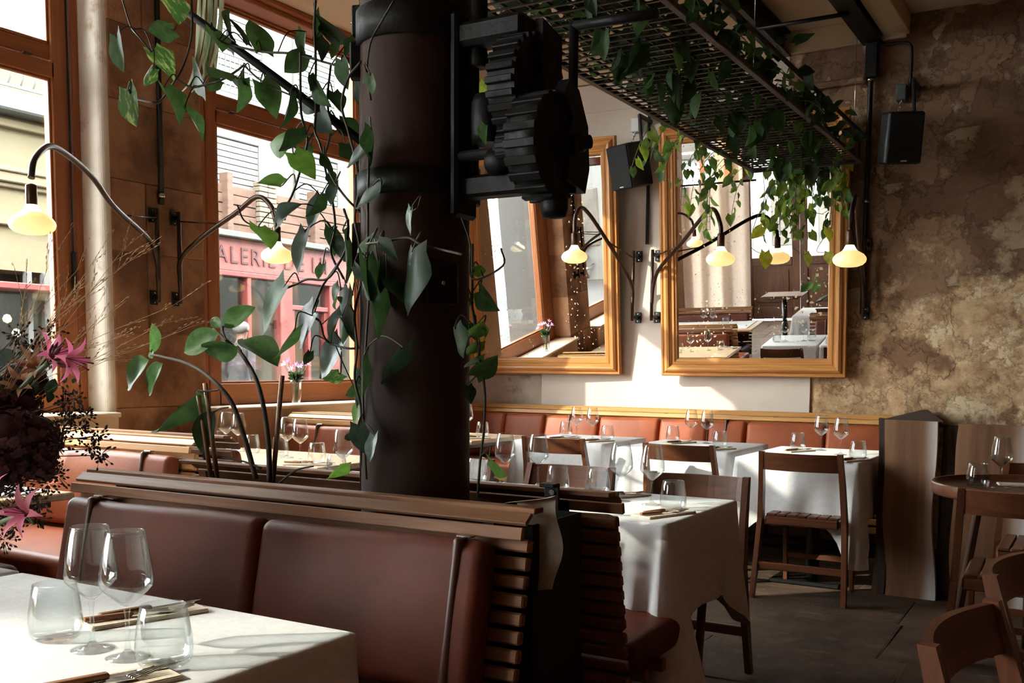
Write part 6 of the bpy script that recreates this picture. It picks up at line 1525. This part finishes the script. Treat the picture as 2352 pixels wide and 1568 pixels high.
# ------------------------------------------------------------------ passer-by on the far pavement
M['skin'] = mat('skin', (112, 82, 68), rough=0.6); M['hair'] = mat('white_hair', (84, 82, 80), (98, 95, 92), scale=20, rough=0.8)
M['jacket'] = mat('dark_grey_jacket', (46, 44, 46), (58, 56, 58), scale=10, rough=0.9); M['trousers'] = mat('pale_trousers', (88, 90, 96), (98, 100, 106), scale=10, rough=0.9)
pe = thing('person', 'white-haired person in a grey jacket walking past the gallery window', 'person', (-9.15, 8.93, 0.02))
def skin_body():
    J = {'pelvis': (0, 0, .92, .13), 'waist': (0, .01, 1.08, .125), 'chest': (0, .03, 1.30, .145), 'neck': (0, .05, 1.47, .058), 'head0': (0, .07, 1.55, .07), 'head': (0, .085, 1.62, .085), 'top': (0, .075, 1.69, .06),
         'shl': (-.17, .03, 1.40, .062), 'ell': (-.23, .02, 1.14, .044), 'wrl': (-.2, .18, .98, .03), 'hal': (-.19, .24, .95, .032),
         'shr': (.17, .03, 1.40, .062), 'elr': (.23, -.06, 1.14, .044), 'wrr': (.22, .02, .92, .03), 'har': (.22, .05, .85, .032),
         'hipl': (-.09, 0, .86, .1), 'knl': (-.1, .14, .50, .06), 'anl': (-.1, .06, .10, .042), 'tol': (-.1, .2, .05, .038),
         'hipr': (.09, 0, .86, .1), 'knr': (.1, -.02, .48, .06), 'anr': (.1, -.22, .12, .042), 'tor': (.1, -.10, .04, .038)}
    E = [('pelvis', 'waist'), ('waist', 'chest'), ('chest', 'neck'), ('neck', 'head0'), ('head0', 'head'), ('head', 'top'), ('chest', 'shl'), ('shl', 'ell'), ('ell', 'wrl'), ('wrl', 'hal'), ('chest', 'shr'), ('shr', 'elr'), ('elr', 'wrr'), ('wrr', 'har'),
         ('pelvis', 'hipl'), ('hipl', 'knl'), ('knl', 'anl'), ('anl', 'tol'), ('pelvis', 'hipr'), ('hipr', 'knr'), ('knr', 'anr'), ('anr', 'tor')]
    K = list(J); me = bpy.data.meshes.new('body')
    me.from_pydata([J[k][:3] for k in K], [(K.index(a), K.index(b)) for a, b in E], [])
    o = bpy.data.objects.new('body', me); COL.objects.link(o)
    sm = o.modifiers.new('skin', 'SKIN'); sm.use_smooth_shade = True
    for i, k in enumerate(K):
        me.skin_vertices[0].data[i].radius = (J[k][3], J[k][3]*0.85)
        me.skin_vertices[0].data[i].use_root = (i == 0)
    o.modifiers.new('sub', 'SUBSURF').levels = 2
    dg = bpy.context.evaluated_depsgraph_get()
    m2 = bpy.data.meshes.new_from_object(o.evaluated_get(dg))
    bpy.data.objects.remove(o)
    m2.materials.clear()
    for q in ('trousers', 'jacket', 'skin'): m2.materials.append(M[q])
    for p in m2.polygons:
        c = p.center; p.use_smooth = True
        p.material_index = 2 if c.z > 1.47 or (abs(c.x) > .14 and c.z < .97 and c.z > .8) else (1 if c.z > 0.82 else 0)
    return m2
inst('body', skin_body(), pe, (0, 0, 0))
mb = MB()
rbox(mb, (0, 0.055, 1.655), V((0.088, 0, 0)), V((0, 0.10, 0)), V((0, 0, 0.075)), 0.07, 4)
inst('hair', mb.data('hair', M['hair']), pe, (0, 0, 0))
mb = MB().tube([(0, 0.158, 1.645), (0, 0.178, 1.605), (0, .16, 1.595)], [0.010, 0.015, 0.01], 6)
for s in (-1, 1):
    mb.lathe([(0.001, -.012), (0.011, 0), (0.001, .012)], 8, (s*.032, .158, 1.64)).tube([(s*.09, .07, 1.655), (s*.098, .06, 1.63), (s*.09, .07, 1.6)], [.008, .014, .007], 6)
inst('face', mb.data('face', M['skin']), pe, (0, 0, 0))
for (wx, wy, wz) in ((-.19, .24, .95), (.22, .05, .85)):
    mb = MB()
    for k in range(5):
        dx = -0.024 + 0.012*k
        mb.tube([(wx + dx*0.7, wy, wz - 0.01), (wx + dx, wy + 0.02, wz - 0.045), (wx + dx, wy + 0.035, wz - 0.07 + 0.006*abs(k-2))], [0.009, 0.008, 0.006], 6)
    inst('fingers', mb.data('fingers', M['skin']), pe, (0, 0, 0))
pe.rotation_euler = (0, 0, R(10))
